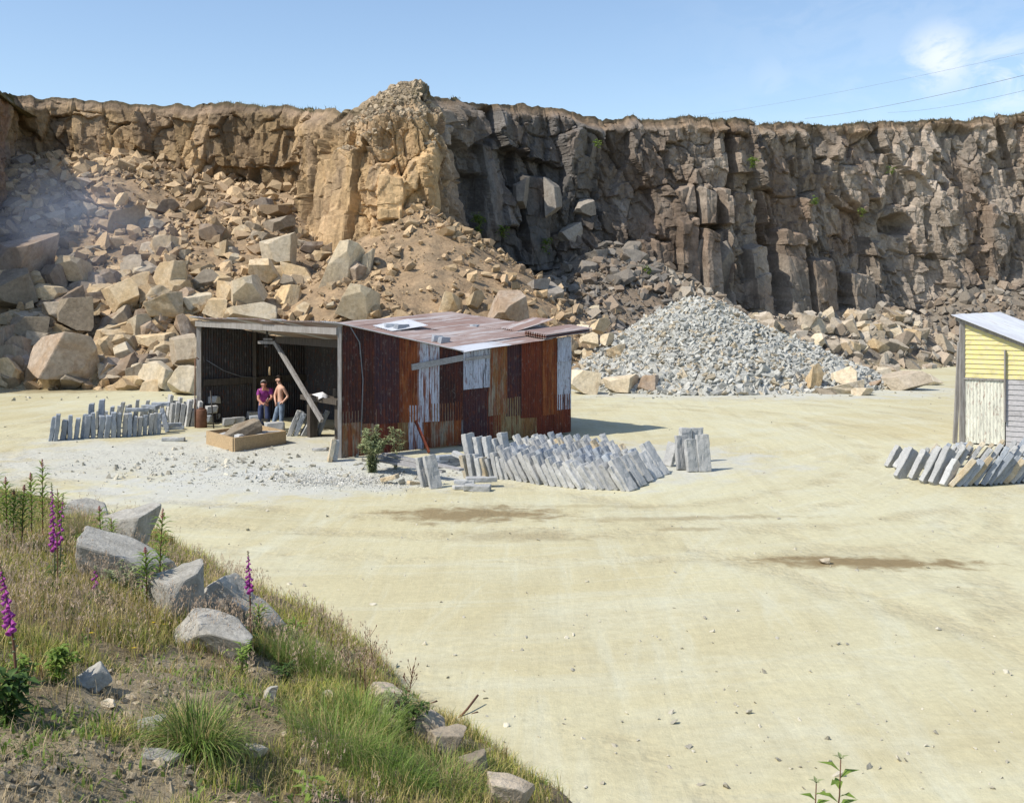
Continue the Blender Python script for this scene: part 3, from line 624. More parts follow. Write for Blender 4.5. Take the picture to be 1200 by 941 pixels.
# pale heap of broken stone
def heap():
    r = np.random.default_rng(8)
    def hp(x, y):
        a = 5.0 - .66 * np.sqrt((x - 9.3) ** 2 + (y - 55.5) ** 2 + 1.5) ; b = 3.1 - .56 * np.sqrt(((x - 12.3) * .9) ** 2 + (y - 54.4) ** 2 + .8); c = 1.3 - .5 * np.hypot(x - 14.0, y - 53.6) ; d = 2.6 - .6 * np.hypot(x - 6.4, y - 54.5)
        s = np.maximum(np.maximum(a, b), np.maximum(c, d)); return s - .12 * np.exp(-((a - s) ** 2)) + .12 * fbm(x * .9, y * .9, 160, 3)
    xs = np.arange(1, 20, .12); ys = np.arange(46, 64, .12); X, Y = np.meshgrid(xs, ys, indexing='ij'); Z = hp(X, Y) - .12
    col = np.tile(np.array((.33, .31, .26)), (X.size, 1))
    V = np.stack([X, Y, Z + .06 * fbm(X * 3, Y * 3, 161, 2)], -1).reshape(-1, 3)
    n = 60000; x = r.uniform(1.5, 19, n); y = r.uniform(46.5, 62, n); h = hp(x, y); k = (h > -.22); x, y, h = x[k], y[k], h[k]
    m = len(x)
    s = .09 + .30 * r.uniform(0, 1, m) ** 3.2; s *= 1 + .45 * (h < .8)
    g = np.array((.43, .43, .395)); t = np.array((.43, .37, .27)); q = (r.uniform(0, 1, (m, 1)) < .16); c = np.where(q, t, g) * r.uniform(.85, 1.15, (m, 1))
    o = scatter('stone_heap', np.stack([x, y, np.maximum(h, 0) + .02], -1), s, c, M['chips'], flat=(1.35, 1, .5), seed=21)
    # core of the heap in the same mesh
    me2 = mesh_np('core', V, grid_faces(len(xs), len(ys)), M['chips'], False, col)
    bm = bmesh.new(); bm.from_mesh(o.data); bm.from_mesh(me2); bm.to_mesh(o.data); bm.free(); bpy.data.meshes.remove(me2)
    return tag(o, 'large pale grey heap of broken stone in front of the cliff', 'stone heap', kind='stuff')
heap()

# ------------------------------------------------------------------ boulders of the photo
def B(px, py, wpx, hpx, Z, matk, label, group=None, i=None, rot=None, dep=.8, sink=0.0):
    c = at(px, py, Z); s = Z / F
    return boulder(c, (wpx * s * 1.08, (wpx + hpx) / 2 * s * 1.1 * dep + .2, hpx * s * 1.08), matk, label, group, i, rot)
GL = 'boulders piled below the left cliff'; GR = 'blocks lying round the pale heap'; GM = 'fallen blocks below the dark cliff'
def surfZ(px, py, off=0.0):
    """distance at which the line of sight through a photo point meets the slope"""
    Zs = np.arange(40, 96, .25); p = T((px - 600) / F * Zs, Zs) ; z = H + (HZ - py) * Zs / F
    hit = np.where(np.maximum(p, 0) + off >= z)[0]
    return float(Zs[hit[0]]) if len(hit) else 90.0
LB = [
 (25,300,62,64,'brown','massive square brown boulder at the left edge, highest of the big ones'),
 (14,338,52,44,'grey','smooth grey boulder at the left edge leaning on a bigger brown one'),
 (80,421,82,52,'brown','broad flat-topped brown boulder standing at the foot of the left rubble'),
 (12,438,34,36,'tan','cream-topped boulder cut by the left edge at yard level'),
 (4,402,28,44,'brown','tall brown block at the left edge above the cream-topped one'),
 (88,317,44,28,'tan','tan block with a flat sunlit top just right of the massive square boulder'),
 (67,327,30,34,'brown','dark pointed block tucked beside the massive square boulder'),
 (116,331,30,24,'brown','brown angular block with shaded front left of the yellow blocks'),
 (154,316,30,27,'grey','pale wedge-shaped block above the cluster of yellow blocks'),
 (199,325,38,38,'tan','upright ochre block behind the small cube-like yellow block'),
 (206,340,30,26,'tan','small cube-like yellow block in front of the upright ochre block'),
 (167,338,26,38,'tan','thin tilted slab of yellow rock beside a rounded wedge'),
 (143,349,38,38,'tan','large tan block with dark right side in the middle of the left pile'),
 (192,361,44,32,'tan','wide tan boulder just above the left corner of the shed roof'),
 (228,357,34,30,'pale','round-faced pale yellow boulder touching the shed roof line'),
 (95,368,44,40,'grey','dark grey angular block above the broad flat-topped boulder'),
 (125,392,34,34,'tan','golden triangular block right of the broad flat-topped boulder'),
 (142,375,24,30,'grey','narrow upright block with pale top right of the golden triangular one'),
 (166,384,34,28,'pale','pale boulder with a bluish stain below the thin leaning slab'),
 (189,374,14,36,'grey','thin grey slab leaning upright between pale boulders'),
 (182,399,42,20,'tan','long low tan boulder under the thin leaning slab'),
 (124,413,22,26,'tan','small golden block touching the right side of the broad flat-topped boulder'),
 (148,414,26,26,'pale','split pale block with a pointed crown above the yard'),
 (133,436,34,18,'grey','low grey boulder lying flat at the foot of the pile'),
 (178,437,62,30,'pale','long whitish boulder at the foot of the pile left of the shed'),
 (218,446,38,36,'pale','rounded whitish boulder right beside the left post of the shed'),
 (160,447,22,16,'tan','small tan boulder in front of the long whitish boulder'),
 (180,453,24,17,'tan','lumpy tan boulder on the yard in front of the long whitish boulder'),
 (216,413,36,38,'grey','large greyish boulder above the whitish one at the shed post'),
 (112,353,34,20,'brown','layered brown ledge-like block left of the tan middle block'),
 (73,365,44,32,'grey','squat grey block in shade below the pointed dark block'),
 (38,385,42,28,'grey','shaded grey boulder behind the left-edge brown block'),
 (140,263,26,56,'tan','long leaning tan slab high on the left rubble'),
 (156,257,19,24,'tan','small tan block propped against the long leaning slab'),
 (143,235,15,16,'tan','golden cube balanced at the top of the long leaning slab'),
 (197,244,26,18,'brown','brown block under the left cliff right of the leaning slab'),
 (327,293,42,42,'pale','big pale pentagonal boulder high on the slope behind the shed'),
 (292,341,44,36,'pale','smooth pale boulder with a flat front behind the shed roof'),
 (311,318,38,28,'tan','rounded tan boulder between two pale ones behind the shed'),
 (348,324,36,32,'tan','tan boulder leaning left of the tall pale leaning slab'),
 (293,368,54,26,'pale','broad pale boulder rising just over the shed roof edge'),
 (337,348,30,28,'tan','tan block wedged below the leaning tan boulder'),
 (270,343,22,26,'tan','narrow tan block left of the smooth flat-fronted boulder'),
 (255,362,26,24,'tan','blunt tan block showing above the shed roof left end'),
 (403,320,40,74,'pale','tall pale slab leaning right on the scree below the bulge'),
 (428,310,15,38,'pale','thin pale slab propped beside the tall leaning one'),
 (424,357,48,42,'pale','pale kite-shaped boulder directly behind the shed corner'),
 (387,284,22,16,'tan','low block at the foot of the yellow rock face'),
 (375,300,18,20,'tan','small pale tan block left above the tall leaning slab'),
 (597,360,44,36,'brown','dark-sided rock block behind the shed roof on the spur'),
 (527,357,26,28,'tan','ochre block sticking out of the scree behind the shed roof'),
 (555,352,20,22,'tan','small ochre block left of the dark-sided one behind the roof'),
]
for k, (px, py, a, b, mk, lb) in enumerate(LB):
    Z = surfZ(px, py, .2)
    if a > 35 and 'tall' not in lb: Z = surfZ(px, py + .46 * b, .0) - .12 * a / F * Z * .5
    if 'tall pale slab' in lb or 'kite' in lb: B(px, py, a, b, Z, mk, lb, GL, i=6, rot=(.15, .38, .1), dep=.35); continue
    B(px, py, a, b, Z, mk, lb, GL, i=(k * 7 + 3) % 16, rot=(U(-.15, .15), U(-.25, .25) + (.35 if 'lean' in lb and a < b else 0), U(-.5, .5)))
MBL = [
 (815,312,44,52,'cliffblock','massive split grey block, its left half, standing against the cliff'),
 (843,318,34,66,'cliffblock','massive split grey block, its right half, standing against the cliff'),
 (793,300,30,34,'cliffblock','rounded block left of the massive split block'),
 (786,328,34,34,'cliffblock','smooth leaning slab below the rounded block by the heap'),
 (667,275,28,26,'cliffblock','isolated grey boulder in the shaded hollow'),
 (685,243,26,20,'cliffblock','pale-topped block high in the shaded hollow'),
 (610,225,18,36,'cliffblock','pillar-like grey block with a sunlit cap in the shaded cliff'),
 (648,232,18,44,'cliffblock','tall rounded pillar block next to the sunlit cap in the shade'),
 (742,303,30,18,'cliffblock','flat dark slab resting on the rubble of the shaded hollow'),
 (700,302,24,20,'cliffblock','brown block on rubble left of the flat dark slab'),
 (720,340,30,20,'cliffblock','brown slab halfway down behind the pale heap'),
]
def cliffZ(px): 
    P = np.array(PLAN); Zs = np.arange(60, 99, .1); xs = (px - 600) / F * Zs; yc = np.interp(xs, P[7:, 0], P[7:, 1]); i = np.argmax(Zs > yc); return Zs[i] if i else 90
for k, (px, py, a, b, mk, lb) in enumerate(MBL):
    Z = cliffZ(px) + .1 if (px > 770 and py < 335) or px < 655 else min(surfZ(px, py, .0), cliffZ(px) + .2) + .5; B(px, py, a, b, Z, mk, lb, GM, i=(k * 5 + 1) % 16, rot=(U(-.12, .12), U(-.12, .12), U(-.4, .4)), dep=1.0)
RB = [
 (931,431,22,16,'grey',50.6,'grey block leaning on the right skirt of the pale heap'),
 (923,451,25,18,'pale',50.0,'pale tilted block at the right front foot of the heap'),
 (953,444,18,34,'tan',49.5,'upright pointed tan block between heap and flat stones'),
 (988,439,28,30,'pale',49.8,'pale wedge block with a shaded right side'),
 (990,457,44,15,'pale',48.5,'low pale boulder lying in front of the wedge block'),
 (1011,463,26,10,'pale',47.6,'smallest flat pale stone nearest the camera by the heap'),
 (968,459,22,7,'grey',48.2,'thin grey flagstone lying left of the low pale boulder'),
 (1060,454,50,22,'grey',50.0,'wide grey block with dark hollow front and flat top'),
 (1052,438,36,13,'pale',52.5,'flat pale block behind the wide hollow-fronted block'),
 (1086,438,34,14,'pale',53.0,'rightmost flat pale block with a brown side'),
 (1036,427,20,20,'pale',54.0,'whitish pointed block behind the flat pale ones'),
 (1024,452,15,12,'brown',50.5,'small brown lump left of the wide hollow-fronted block'),
 (1016,432,30,8,'grey',54.0,'long low grey flag behind the wedge block'),
 (1005,446,16,10,'tan',52.0,'small tan stone between wedge and hollow-fronted blocks'),
 (684,447,34,28,'pale',48.6,'pale boulder just right of the rusty shed end'),
 (727,449,38,23,'pale',49.2,'rounded pale boulder in the middle of three on the yard'),
 (760,450,27,22,'brown',49.0,'brown-sided block at the foot of the pale heap'),
 (700,430,24,16,'pale',51.5,'pale boulder stacked behind the one at the shed end'),
 (702,382,22,18,'tan',57.0,'tan boulder on the rubble above the shed roof end'),
 (690,398,20,16,'pale',55.0,'pale boulder just clear of the shed roof tip'),
 (722,412,22,16,'tan',53.0,'tan boulder on the left skirt of the heap'),
 (712,398,16,14,'pale',54.5,'small pale stone on the left skirt of the heap'),
]
for k, (px, py, a, b, mk, Z, lb) in enumerate(RB):
    o = B(px, py, a, b, Z, mk, lb, GR, i=(k * 3 + 2) % 16, rot=(U(-.08, .08), U(-.12, .12), U(-.4, .4)))
    if py > 425: o.location.z = max(o.dimensions.z * 0, b * Z / F * .44)
# unnamed rest of the pile: individuals by zone, largest ones in view
ZB = []
def zone(n, pxr, pyr, sizer, mats, label, group, seed):
    r = np.random.default_rng(seed)
    for k in range(n):
        px = r.uniform(*pxr); py = r.uniform(*pyr); Z = surfZ(px, py, .05)
        if Z > 89: continue
        s = r.uniform(*sizer); c = at(px, py, Z)
        ZB.append((s / Z, c, (s * r.uniform(.8, 1.4), s * r.uniform(.8, 1.2), s * r.uniform(.55, 1.0)), mats[int(r.integers(0, len(mats)))], label, group,
                int(r.integers(0, 16)), (r.uniform(-.5, .5), r.uniform(-.5, .5), r.uniform(0, 6))))
zone(95, (0, 240), (320, 452), (.7, 1.7), ['tan', 'brown', 'grey', 'tan'], 'medium brown or tan block among the big boulders left of the shed', 'medium blocks in the left pile', 41)
zone(46, (150, 440), (235, 335), (.55, 1.5), ['tan', 'brown', 'tan', 'grey'], 'tan block strewn over the upper slope between smoke and bulge', 'blocks on the upper left slope', 48)
zone(34, (0, 130), (190, 320), (.5, 1.2), ['grey', 'brown', 'grey'], 'shaded grey block on the upper left rubble under the cliff', 'blocks on the shaded upper left rubble', 42)
zone(30, (130, 400), (270, 370), (.4, .95), ['tan', 'pale', 'tan'], 'tan block on the sunlit scree behind the open shed', 'blocks on the sunlit scree', 43)
zone(26, (600, 800), (235, 350), (.6, 1.4), ['cliffblock', 'brown', 'cliffblock'], 'grey angular block in the shaded hollow right of the bulge', 'blocks in the shaded hollow', 44)
zone(75, (885, 1125), (362, 412), (.6, 1.35), ['pale', 'grey', 'tan', 'grey'], 'angular grey-tan block in the long bank right of the pale heap', 'blocks in the bank right of the heap', 45)
zone(22, (1020, 1200), (320, 372), (.6, 1.3), ['cliffblock', 'brown'], 'brown-grey block on the talus under the right cliff', 'blocks under the right cliff', 46)
zone(28, (640, 735), (362, 425), (.4, .9), ['tan', 'pale'], 'tan stone on the rubble between shed roof and pale heap', 'stones between shed and heap', 47)

def place_zone_blocks():
    ZB.sort(key=lambda q: -q[0])
    for (_, c, sz, mk, lb, gr_, i, rt) in ZB[:185]: boulder(c, sz, mk, lb, gr_, i=i, rot=rt)
    cc = dict(tan=(.44, .34, .22), brown=(.29, .22, .15), grey=(.33, .28, .21), pale=(.50, .43, .31), cliffblock=(.24, .215, .18))
    Vs, Fs, Cs, b = [], [], [], 0
    for (_, c, sz, mk, lb, gr_, i, rt) in ZB[185:]:
        V, Fq = BV[i]; R = np.array(Euler(rt).to_matrix()); W = (V * np.array(sz) / 2) @ R.T + np.array(c); Vs.append(W); Fs.append(Fq + b); b += len(V); Cs.append(np.tile(np.array(cc[mk]) * U(.75, 1.25), (len(V), 1)))
    tag(link('small_blocks', mesh_np('small_blocks', np.concatenate(Vs), np.concatenate(Fs), M['chips'], False, np.concatenate(Cs))), kind='stuff')
place_zone_blocks()

# ------------------------------------------------------------------ stone slabs (kerbs)
def slab_mesh(seed, mk, L=1.0, W=.34, Tt=.15):
    r = np.random.default_rng(seed); bm = bmesh.new(); bmesh.ops.create_cube(bm, size=1)
    for v in bm.verts: v.co = Vector((v.co.x * Tt, v.co.y * W, (v.co.z + .5) * L)) + Vector(r.uniform(-.012, .012, 3))
    bmesh.ops.bevel(bm, geom=list(bm.edges), offset=.012, segments=1, affect='EDGES')
    bmesh.ops.triangulate(bm, faces=bm.faces)
    for _ in range(3):
        long = [e for e in bm.edges if e.calc_length() > .13]
        if long: bmesh.ops.subdivide_edges(bm, edges=long, cuts=1); bmesh.ops.triangulate(bm, faces=[f for f in bm.faces if len(f.verts) > 3])
    bm.normal_update(); V = np.array([v.co[:] for v in bm.verts]); N = np.array([v.normal[:] for v in bm.verts])
    nn = fbm(V[:, 0] * 6 + V[:, 2] * 5, V[:, 1] * 6 + V[:, 2] * 2, seed, 3) + .8 * np.minimum(0, fbm(V[:, 0] * 14 + V[:, 2] * 9, V[:, 1] * 14, seed + 9, 2)); V += N * nn[:, None] * .028
    Fq = np.array([[v.index for v in f.verts] for f in bm.faces]); bm.free()
    return mesh_np('stone_slab', V, Fq, M[mk], False)
SL = {mk: [slab_mesh(s, mk, L, W, t) for s, (L, W, t) in enumerate(((.80, .32, .13), (.74, .30, .15), (.86, .33, .12), (.68, .30, .14), (.77, .27, .15)))] for mk in ('slab', 'slab_dark', 'slab_tan')}
def slab(x, y, z, lean_dir, lean, yaw, label, group, mk='slab', var=None, sc=1.0):
    """slab stood on end: yaw turns it, lean tips its top towards lean_dir (world angle)"""
    k = int(rng.integers(0, 5)) if var is None else var
    o = link('stone_slab', SL[mk][k]); ax = Vector((-math.sin(lean_dir), math.cos(lean_dir), 0))
    R = Matrix.Rotation(lean, 3, ax) @ Matrix.Rotation(yaw, 3, 'Z')
    o.rotation_euler = R.to_euler(); o.location = (x, y, z + ground_z(x, y)); o.scale = (sc * U(.92, 1.08), sc * U(.92, 1.05), sc * U(.92, 1.06))
    return tag(o, label, 'stone slab', group)
def srow(p0, p1, n, lean_dir, lean, yaw, label, group, mats=('slab',), jit=.06, z=0.0, sc=1.0, skip=0):
    a = gp(*p0); b = gp(*p1)
    for k in range(n):
        t = k / max(1, n - 1); p = a.lerp(b, t); mk = mats[int(rng.integers(0, len(mats)))]
        slab(p.x + U(-jit, jit) * .3, p.y + U(-jit, jit), z - .01, lean_dir + U(-.12, .12), lean + U(-.06, .06), yaw + U(-.12, .12), label, group, mk, None, sc * U(.93, 1.07))
def lying(px, py, z, yaw, label, group, mk='slab', sc=1.0, tilt=0.0):
    p = gp(px, py); o = link('stone_slab', SL[mk][int(rng.integers(0, 5))])
    R = Matrix.Rotation(yaw, 3, 'Z') @ Matrix.Rotation(math.pi / 2 + tilt, 3, 'Y')
    R = R @ Matrix.Rotation(0, 3, 'Z'); o.rotation_euler = R.to_euler(); o.scale = (sc, sc, sc)
    o.location = (p.x, p.y, z + .068 * sc + ground_z(p.x, p.y)); return tag(o, label, 'stone slab', group)
G1 = 'slabs in the row left of the open shed'
srow((58, 519), (96, 516), 6, 0, .12, .35, 'blue-grey slab on end at the low left part of the left row', G1, ('slab_dark',), sc=0.86)
srow((101, 516), (133, 514.5), 5, 0, .06, .35, 'blue-grey slab on end in the left row where the tops step up', G1, ('slab_dark',), sc=0.96)
srow((139, 514), (187, 510), 9, 0, .08, .35, 'blue-grey slab on end at the right half of the left row', G1, ('slab_dark', 'slab_dark', 'slab'), sc=0.86)
slab(*gp(106, 512).xy, 0, 0, .05, .3, 'tallest left slab standing up out of the left row', G1, 'slab_dark', 2, 1.12)
slab(*gp(118, 511).xy, 0, 0, .05, .3, 'tallest right slab standing up out of the left row', G1, 'slab_dark', 2, 1.16)
srow((112, 505), (182, 498), 9, 0, .12, .3, 'slab in the second rank, showing only its top behind the left row', 'slabs behind the left row', ('slab', 'slab_dark'), sc=0.80)
srow((130, 497), (198, 491), 8, 0, .15, .3, 'slab in the third rank behind the left row', 'slabs behind the left row', ('slab',), sc=0.80)
for k, (px, py, z, yw) in enumerate(((148, 505, .56, .2), (168, 500, .56, -.3), (188, 505.5, .10, .5), (192, 505, 0, .2), (178, 497, .58, .1))):
    lying(px, py, z, yw, ['slab lying across the tops of the left rank', 'slab lying askew on the third rank', 'slab lying on a low one at the end of the left row', 'lowest lying slab at the end of the left row', 'dark slab lying highest behind the left row'][k], 'loose slabs behind the left row', 'slab_dark', .8)
slab(*gp(196, 508).xy, 0, math.pi * .9, .25, .3, 'dark slab leaning back left at the right end of the left row', G1, 'slab_dark', 0)
srow((200, 500), (230, 500), 6, 0, .16, .5, 'pale slab on end leaning right beside the left shed post', 'pale slabs beside the left shed post', ('slab',), sc=0.97)
srow((196, 492), (228, 490), 6, 0, .12, .5, 'pale slab in the rear rank beside the left shed post', 'pale slabs beside the left shed post', ('slab',), sc=0.90)
lying(190, 518, 0, .05, 'single slab lying alone on the yard before the left row', None, 'slab', .75)
# big cluster in front of the rusty wall
G2 = 'slabs stacked in front of the rusty wall'; LL = math.radians(150)
srow((549, 559), (596, 560), 9, LL, 0.24, -.6, 'slab in the upright left group against the rusty wall', G2, ('slab', 'slab', 'slab', 'slab_tan'), sc=0.79)
srow((606, 561), (668, 569), 9, LL, 0.5, -.75, 'front-rank slab left of the broadest one, leaning left', G2, ('slab',), sc=0.90)
srow((676, 570), (742, 573), 9, LL, 0.62, -.85, 'front-rank slab at the low right end, leaning strongly left', G2, ('slab',), sc=0.90)
srow((752, 568), (780, 555), 4, LL, 0.62, -.8, 'rough slab at the far right corner of the big stack', G2, ('slab',), sc=0.95)
srow((600, 547), (745, 557), 16, LL, 0.6, -.8, 'second-rank slab behind the front rank of the big stack', G2, ('slab', 'slab', 'slab_dark'), sc=0.81)
srow((602, 538), (752, 546), 16, LL, 0.6, -.8, 'third-rank slab in the middle of the big stack', G2, ('slab', 'slab_dark'), sc=0.72)
srow((615, 530), (738, 537), 13, LL, 0.6, -.8, 'fourth-rank slab behind the middle of the big stack', G2, ('slab', 'slab', 'slab_tan'), sc=0.70)
srow((635, 524), (716, 528), 9, LL, 0.6, -.8, 'rear-rank slab nearest the rusty wall in the big stack', G2, ('slab', 'slab_dark'), sc=0.65)
srow((556, 548), (596, 545), 5, LL, .2, -.6, 'slab behind the upright left group close to the rusty wall', G2, ('slab', 'slab_dark'))
G3 = 'slabs standing alone right of the big stack'
for k, (px, py, ld, ln, yw, sc, lb) in enumerate(((800, 549, 1.7, .2, -1.25, 1.0, 'broad slab at the front left of the small isolated group'), (812, 551, 1.8, .16, -1.3, 1.02, 'front centre slab of the small isolated group'),
    (826, 551, 1.9, .16, -1.45, 1.05, 'front right slab of the small isolated group casting a shadow'), (783, 545, 0.2, .25, .6, .95, 'slab leaning right at the left end of the small isolated group'),
    (804, 541, 1.7, .1, -1.3, 1.25, 'tallest slab at the back of the small isolated group'), (818, 540, 1.7, .12, -1.3, 1.05, 'rear right slab of the small isolated group'))):
    slab(*gp(px, py).xy, 0, ld, ln, yw, lb, G3, 'slab', k % 5, sc)
# right cluster by the yellow shed
G4 = 'slabs stacked before the yellow shed'
srow((1052, 560), (1068, 562), 2, .35, 0.6, -1.0, 'pale slab in the pair leaning right at the near left of the right stack', G4, ('slab',), sc=0.92)
srow((1040, 546), (1052, 549), 2, .35, 0.6, -1.0, 'slab in the pair at the far left corner of the right stack', G4, ('slab',), sc=0.92)
srow((1082, 566), (1106, 570), 3, .35, 0.62, -1.0, 'broad pale slab at the front of the right stack', G4, ('slab',), sc=1.01)
srow((1114, 570), (1225, 563), 17, .1, 0.68, -.35, 'slab in the tight front rank with dark ends in the right stack', G4, ('slab', 'slab_dark', 'slab_tan', 'slab_dark'), sc=0.92)
srow((1070, 548), (1205, 545), 14, .2, 0.68, -.4, 'slab in the second rank of the right stack', G4, ('slab', 'slab', 'slab_dark'), sc=0.81)
srow((1085, 538), (1200, 535), 10, .2, 0.7, -.4, 'slab in the rear rank of the right stack', G4, ('slab', 'slab_dark', 'slab_tan'), sc=0.74)
for k, (px, py, z) in enumerate(((1128, 532, 0), (1130, 532, .074), (1127, 533, .148), (1129, 532, .222))):
    lying(px - 7, py, z, .1 * k, ['bottom slab of the small dark flat stack by the yellow shed', 'second slab up in the small dark flat stack', 'third slab up in the small dark flat stack', 'top slab of the small dark flat stack'][k], 'dark slabs laid flat by the yellow shed', 'slab_dark', .55)
lying(1095, 534, 0, .15, 'buff slab lying behind the right stack', None, 'slab_tan', .9)
# left of wall: small stones by bush
lying(544, 573, 0, -.12, 'bottom right flat slab in the low stack by the wall', 'flat slabs stacked by the wall', 'slab', .85)
lying(546, 569, .115, .08, 'upper right flat slab in the low stack by the wall', 'flat slabs stacked by the wall', 'slab', .8)
lying(531, 572, .0, .3, 'bottom left flat slab in the low stack by the wall', 'flat slabs stacked by the wall', 'slab', .6)
lying(532, 570, .085, .1, 'upper left flat slab in the low stack by the wall', 'flat slabs stacked by the wall', 'slab', .6)
slab(*gp(500, 569).xy, 0, 2.6, .25, -.9, 'front upright rough slab left of the low flat stack', None, 'slab', 0, .82)
slab(*gp(511, 571).xy, 0, 2.5, .28, -1.1, 'buff-edged broad slab beside the front upright one', None, 'slab', 2, .85)
lying(478, 567, .02, .6, 'rough slab end lying under the bush', None, 'slab_tan', .55, .2)
lying(448, 565, .02, -.4, 'tan slab lying right of the bush foot', None, 'slab_tan', .6, -.3)
lying(530, 549, .35, -.35, 'slab propped aslant on the low wall by the sheets', None, 'slab', .8, .3)
for k, (px, py, z) in enumerate(((502, 548, 0), (522, 546, 0), (500, 548, .095), (524, 546, .095), (512, 547, .19))):
    lying(px, py, z, .55, 'dark slab in the low dry wall against the rusty sheets', 'slabs in the low dry wall', 'slab_dark', .7)
slab(*gp(392, 540).xy, 0, 1.2, .15, .3, 'narrow stone leaning on the shed corner post', None, 'slab', 3, .85)
slab(*gp(386, 541).xy, 0, .4, .2, .3, 'brownish narrow stone left of the one at the corner post', None, 'slab_tan', 4, .8)
lying(366, 528, 0, 0, 'short cut block lying near the shed corner', None, 'slab', .5)
# block by the corner and curb stones
False and boulder(gp(412, 551) + Vector((0, 0, .16)), (.55, .5, .42), 'grey', 'squarish grey stone at the foot of the rusty corner by the bush', i=3, rot=(0, .05, .3))
# inside the shed
G5 = 'blocks piled inside the shed'
IB = [(242, 497, 0), (252, 494, 0), (263, 492, 0), (274, 490, 0), (285, 489, 0), (248, 496, .3), (262, 492, .3), (276, 490, .3), (250, 495, .6), (264, 491, .6), (284, 489, .28), (296, 492, 0), (300, 497, 0), (268, 500, 0), (280, 499, 0)]
CB = {}
def cut_block(p, s, rz, label, group, mk='slab_dark'):
    if mk not in CB: 
        V, Fq = hull_mesh(77, 40, 1.0, .03, 2, .03); CB[mk] = mesh_np('cut_block', V, Fq, M[mk], False)
    o = link('stone_block', CB[mk]); o.location = p; o.scale = [q / 2 for q in s]; o.rotation_euler = (U(-.06, .06), U(-.06, .06), rz); return tag(o, label, 'stone block', group)
for k, (px, py, z) in enumerate(IB):
    p = gp(px, py); cut_block((p.x, p.y, z + .16), (.42, .3, .28), U(-.3, .6), 'rough grey block in the pile at the left inside the shed', G5, 'slab' if k % 3 else 'slab_dark')
srow((338, 512), (372, 512), 5, .1, .42, .25, 'grey slab in the leaning row at the right inside the shed', 'slabs leaning in the right of the shed', ('slab_dark', 'slab'), sc=.95)
srow((346, 505), (374, 504), 3, .1, .42, .25, 'slab behind the leaning row inside the shed', 'slabs leaning in the right of the shed', ('slab_dark',), sc=.9)
# ------------------------------------------------------------------ corrugated sheets
def corr_sheet(name, P0, P1, h0, z0, h1, z1, mat, parent, proud=0.0, per=.095, amp=.021, nrm=None, bow=.0):
    """vertical corrugated sheet from P0 to P1 (xy), bottom z0.., top h0/h1"""
    P0 = Vector(P0).to_3d(); P1 = Vector(P1).to_3d(); P0.z = P1.z = 0; d = P1 - P0; L = d.length; d.normalize(); n = Vector((d.y, -d.x, 0))
    if nrm is not None: n = Vector(nrm)
    ns = max(4, int(L / per * 6)); vs = []; rows = 5
    ph = U(0, 6)
    for i in range(ns + 1):
        t = i / ns; o = amp * math.sin(t * L / per * 2 * math.pi + ph) + proud
        zt = h0 + (h1 - h0) * t; zb = z0 + (z1 - z0) * t
        for r in range(rows):
            q = r / (rows - 1); p = P0 + d * (t * L) + n * (o + bow * math.sin(q * math.pi) * .5); vs.append(Vector((p.x, p.y, zb + (zt - zb) * q)))
    fs = [(i * rows + r, (i + 1) * rows + r, (i + 1) * rows + r + 1, i * rows + r + 1) for i in range(ns) for r in range(rows - 1)]
    c = sum(vs, Vector()) / len(vs); mb = MB().add([v - c for v in vs], fs, True)
    o = mb.build(name, mat, parent); o.location = c - parent.location; return o
def roof_sheet(name, a, b, c, d, mat, parent, per=.10, amp=.018, along=True, bend=0):
    """quad a-b (run of corrugation) d-c; ridges run along a->b"""
    a, b, c, d = [Vector(p) for p in (a, b, c, d)]; W = (d - a).length; ns = max(4, int(W / per * 6)); nr = 7; vs = []
    nrm = (b - a).cross(d - a).normalized(); nrm = nrm if nrm.z > 0 else -nrm
    for i in range(ns + 1):
        t = i / ns
        for r in range(nr):
            q = r / (nr - 1); p = a.lerp(d, t).lerp(b.lerp(c, t), q) + nrm * (amp * math.sin(t * W / per * 2 * math.pi) + bend * math.sin(q * math.pi)); vs.append(p)
    fs = [(i * nr + r, i * nr + r + 1, (i + 1) * nr + r + 1, (i + 1) * nr + r) for i in range(ns) for r in range(nr - 1)]
    ce = sum(vs, Vector()) / len(vs); o = MB().add([v - ce for v in vs], fs, True).build(name, mat, parent); o.location = ce - parent.location; return o

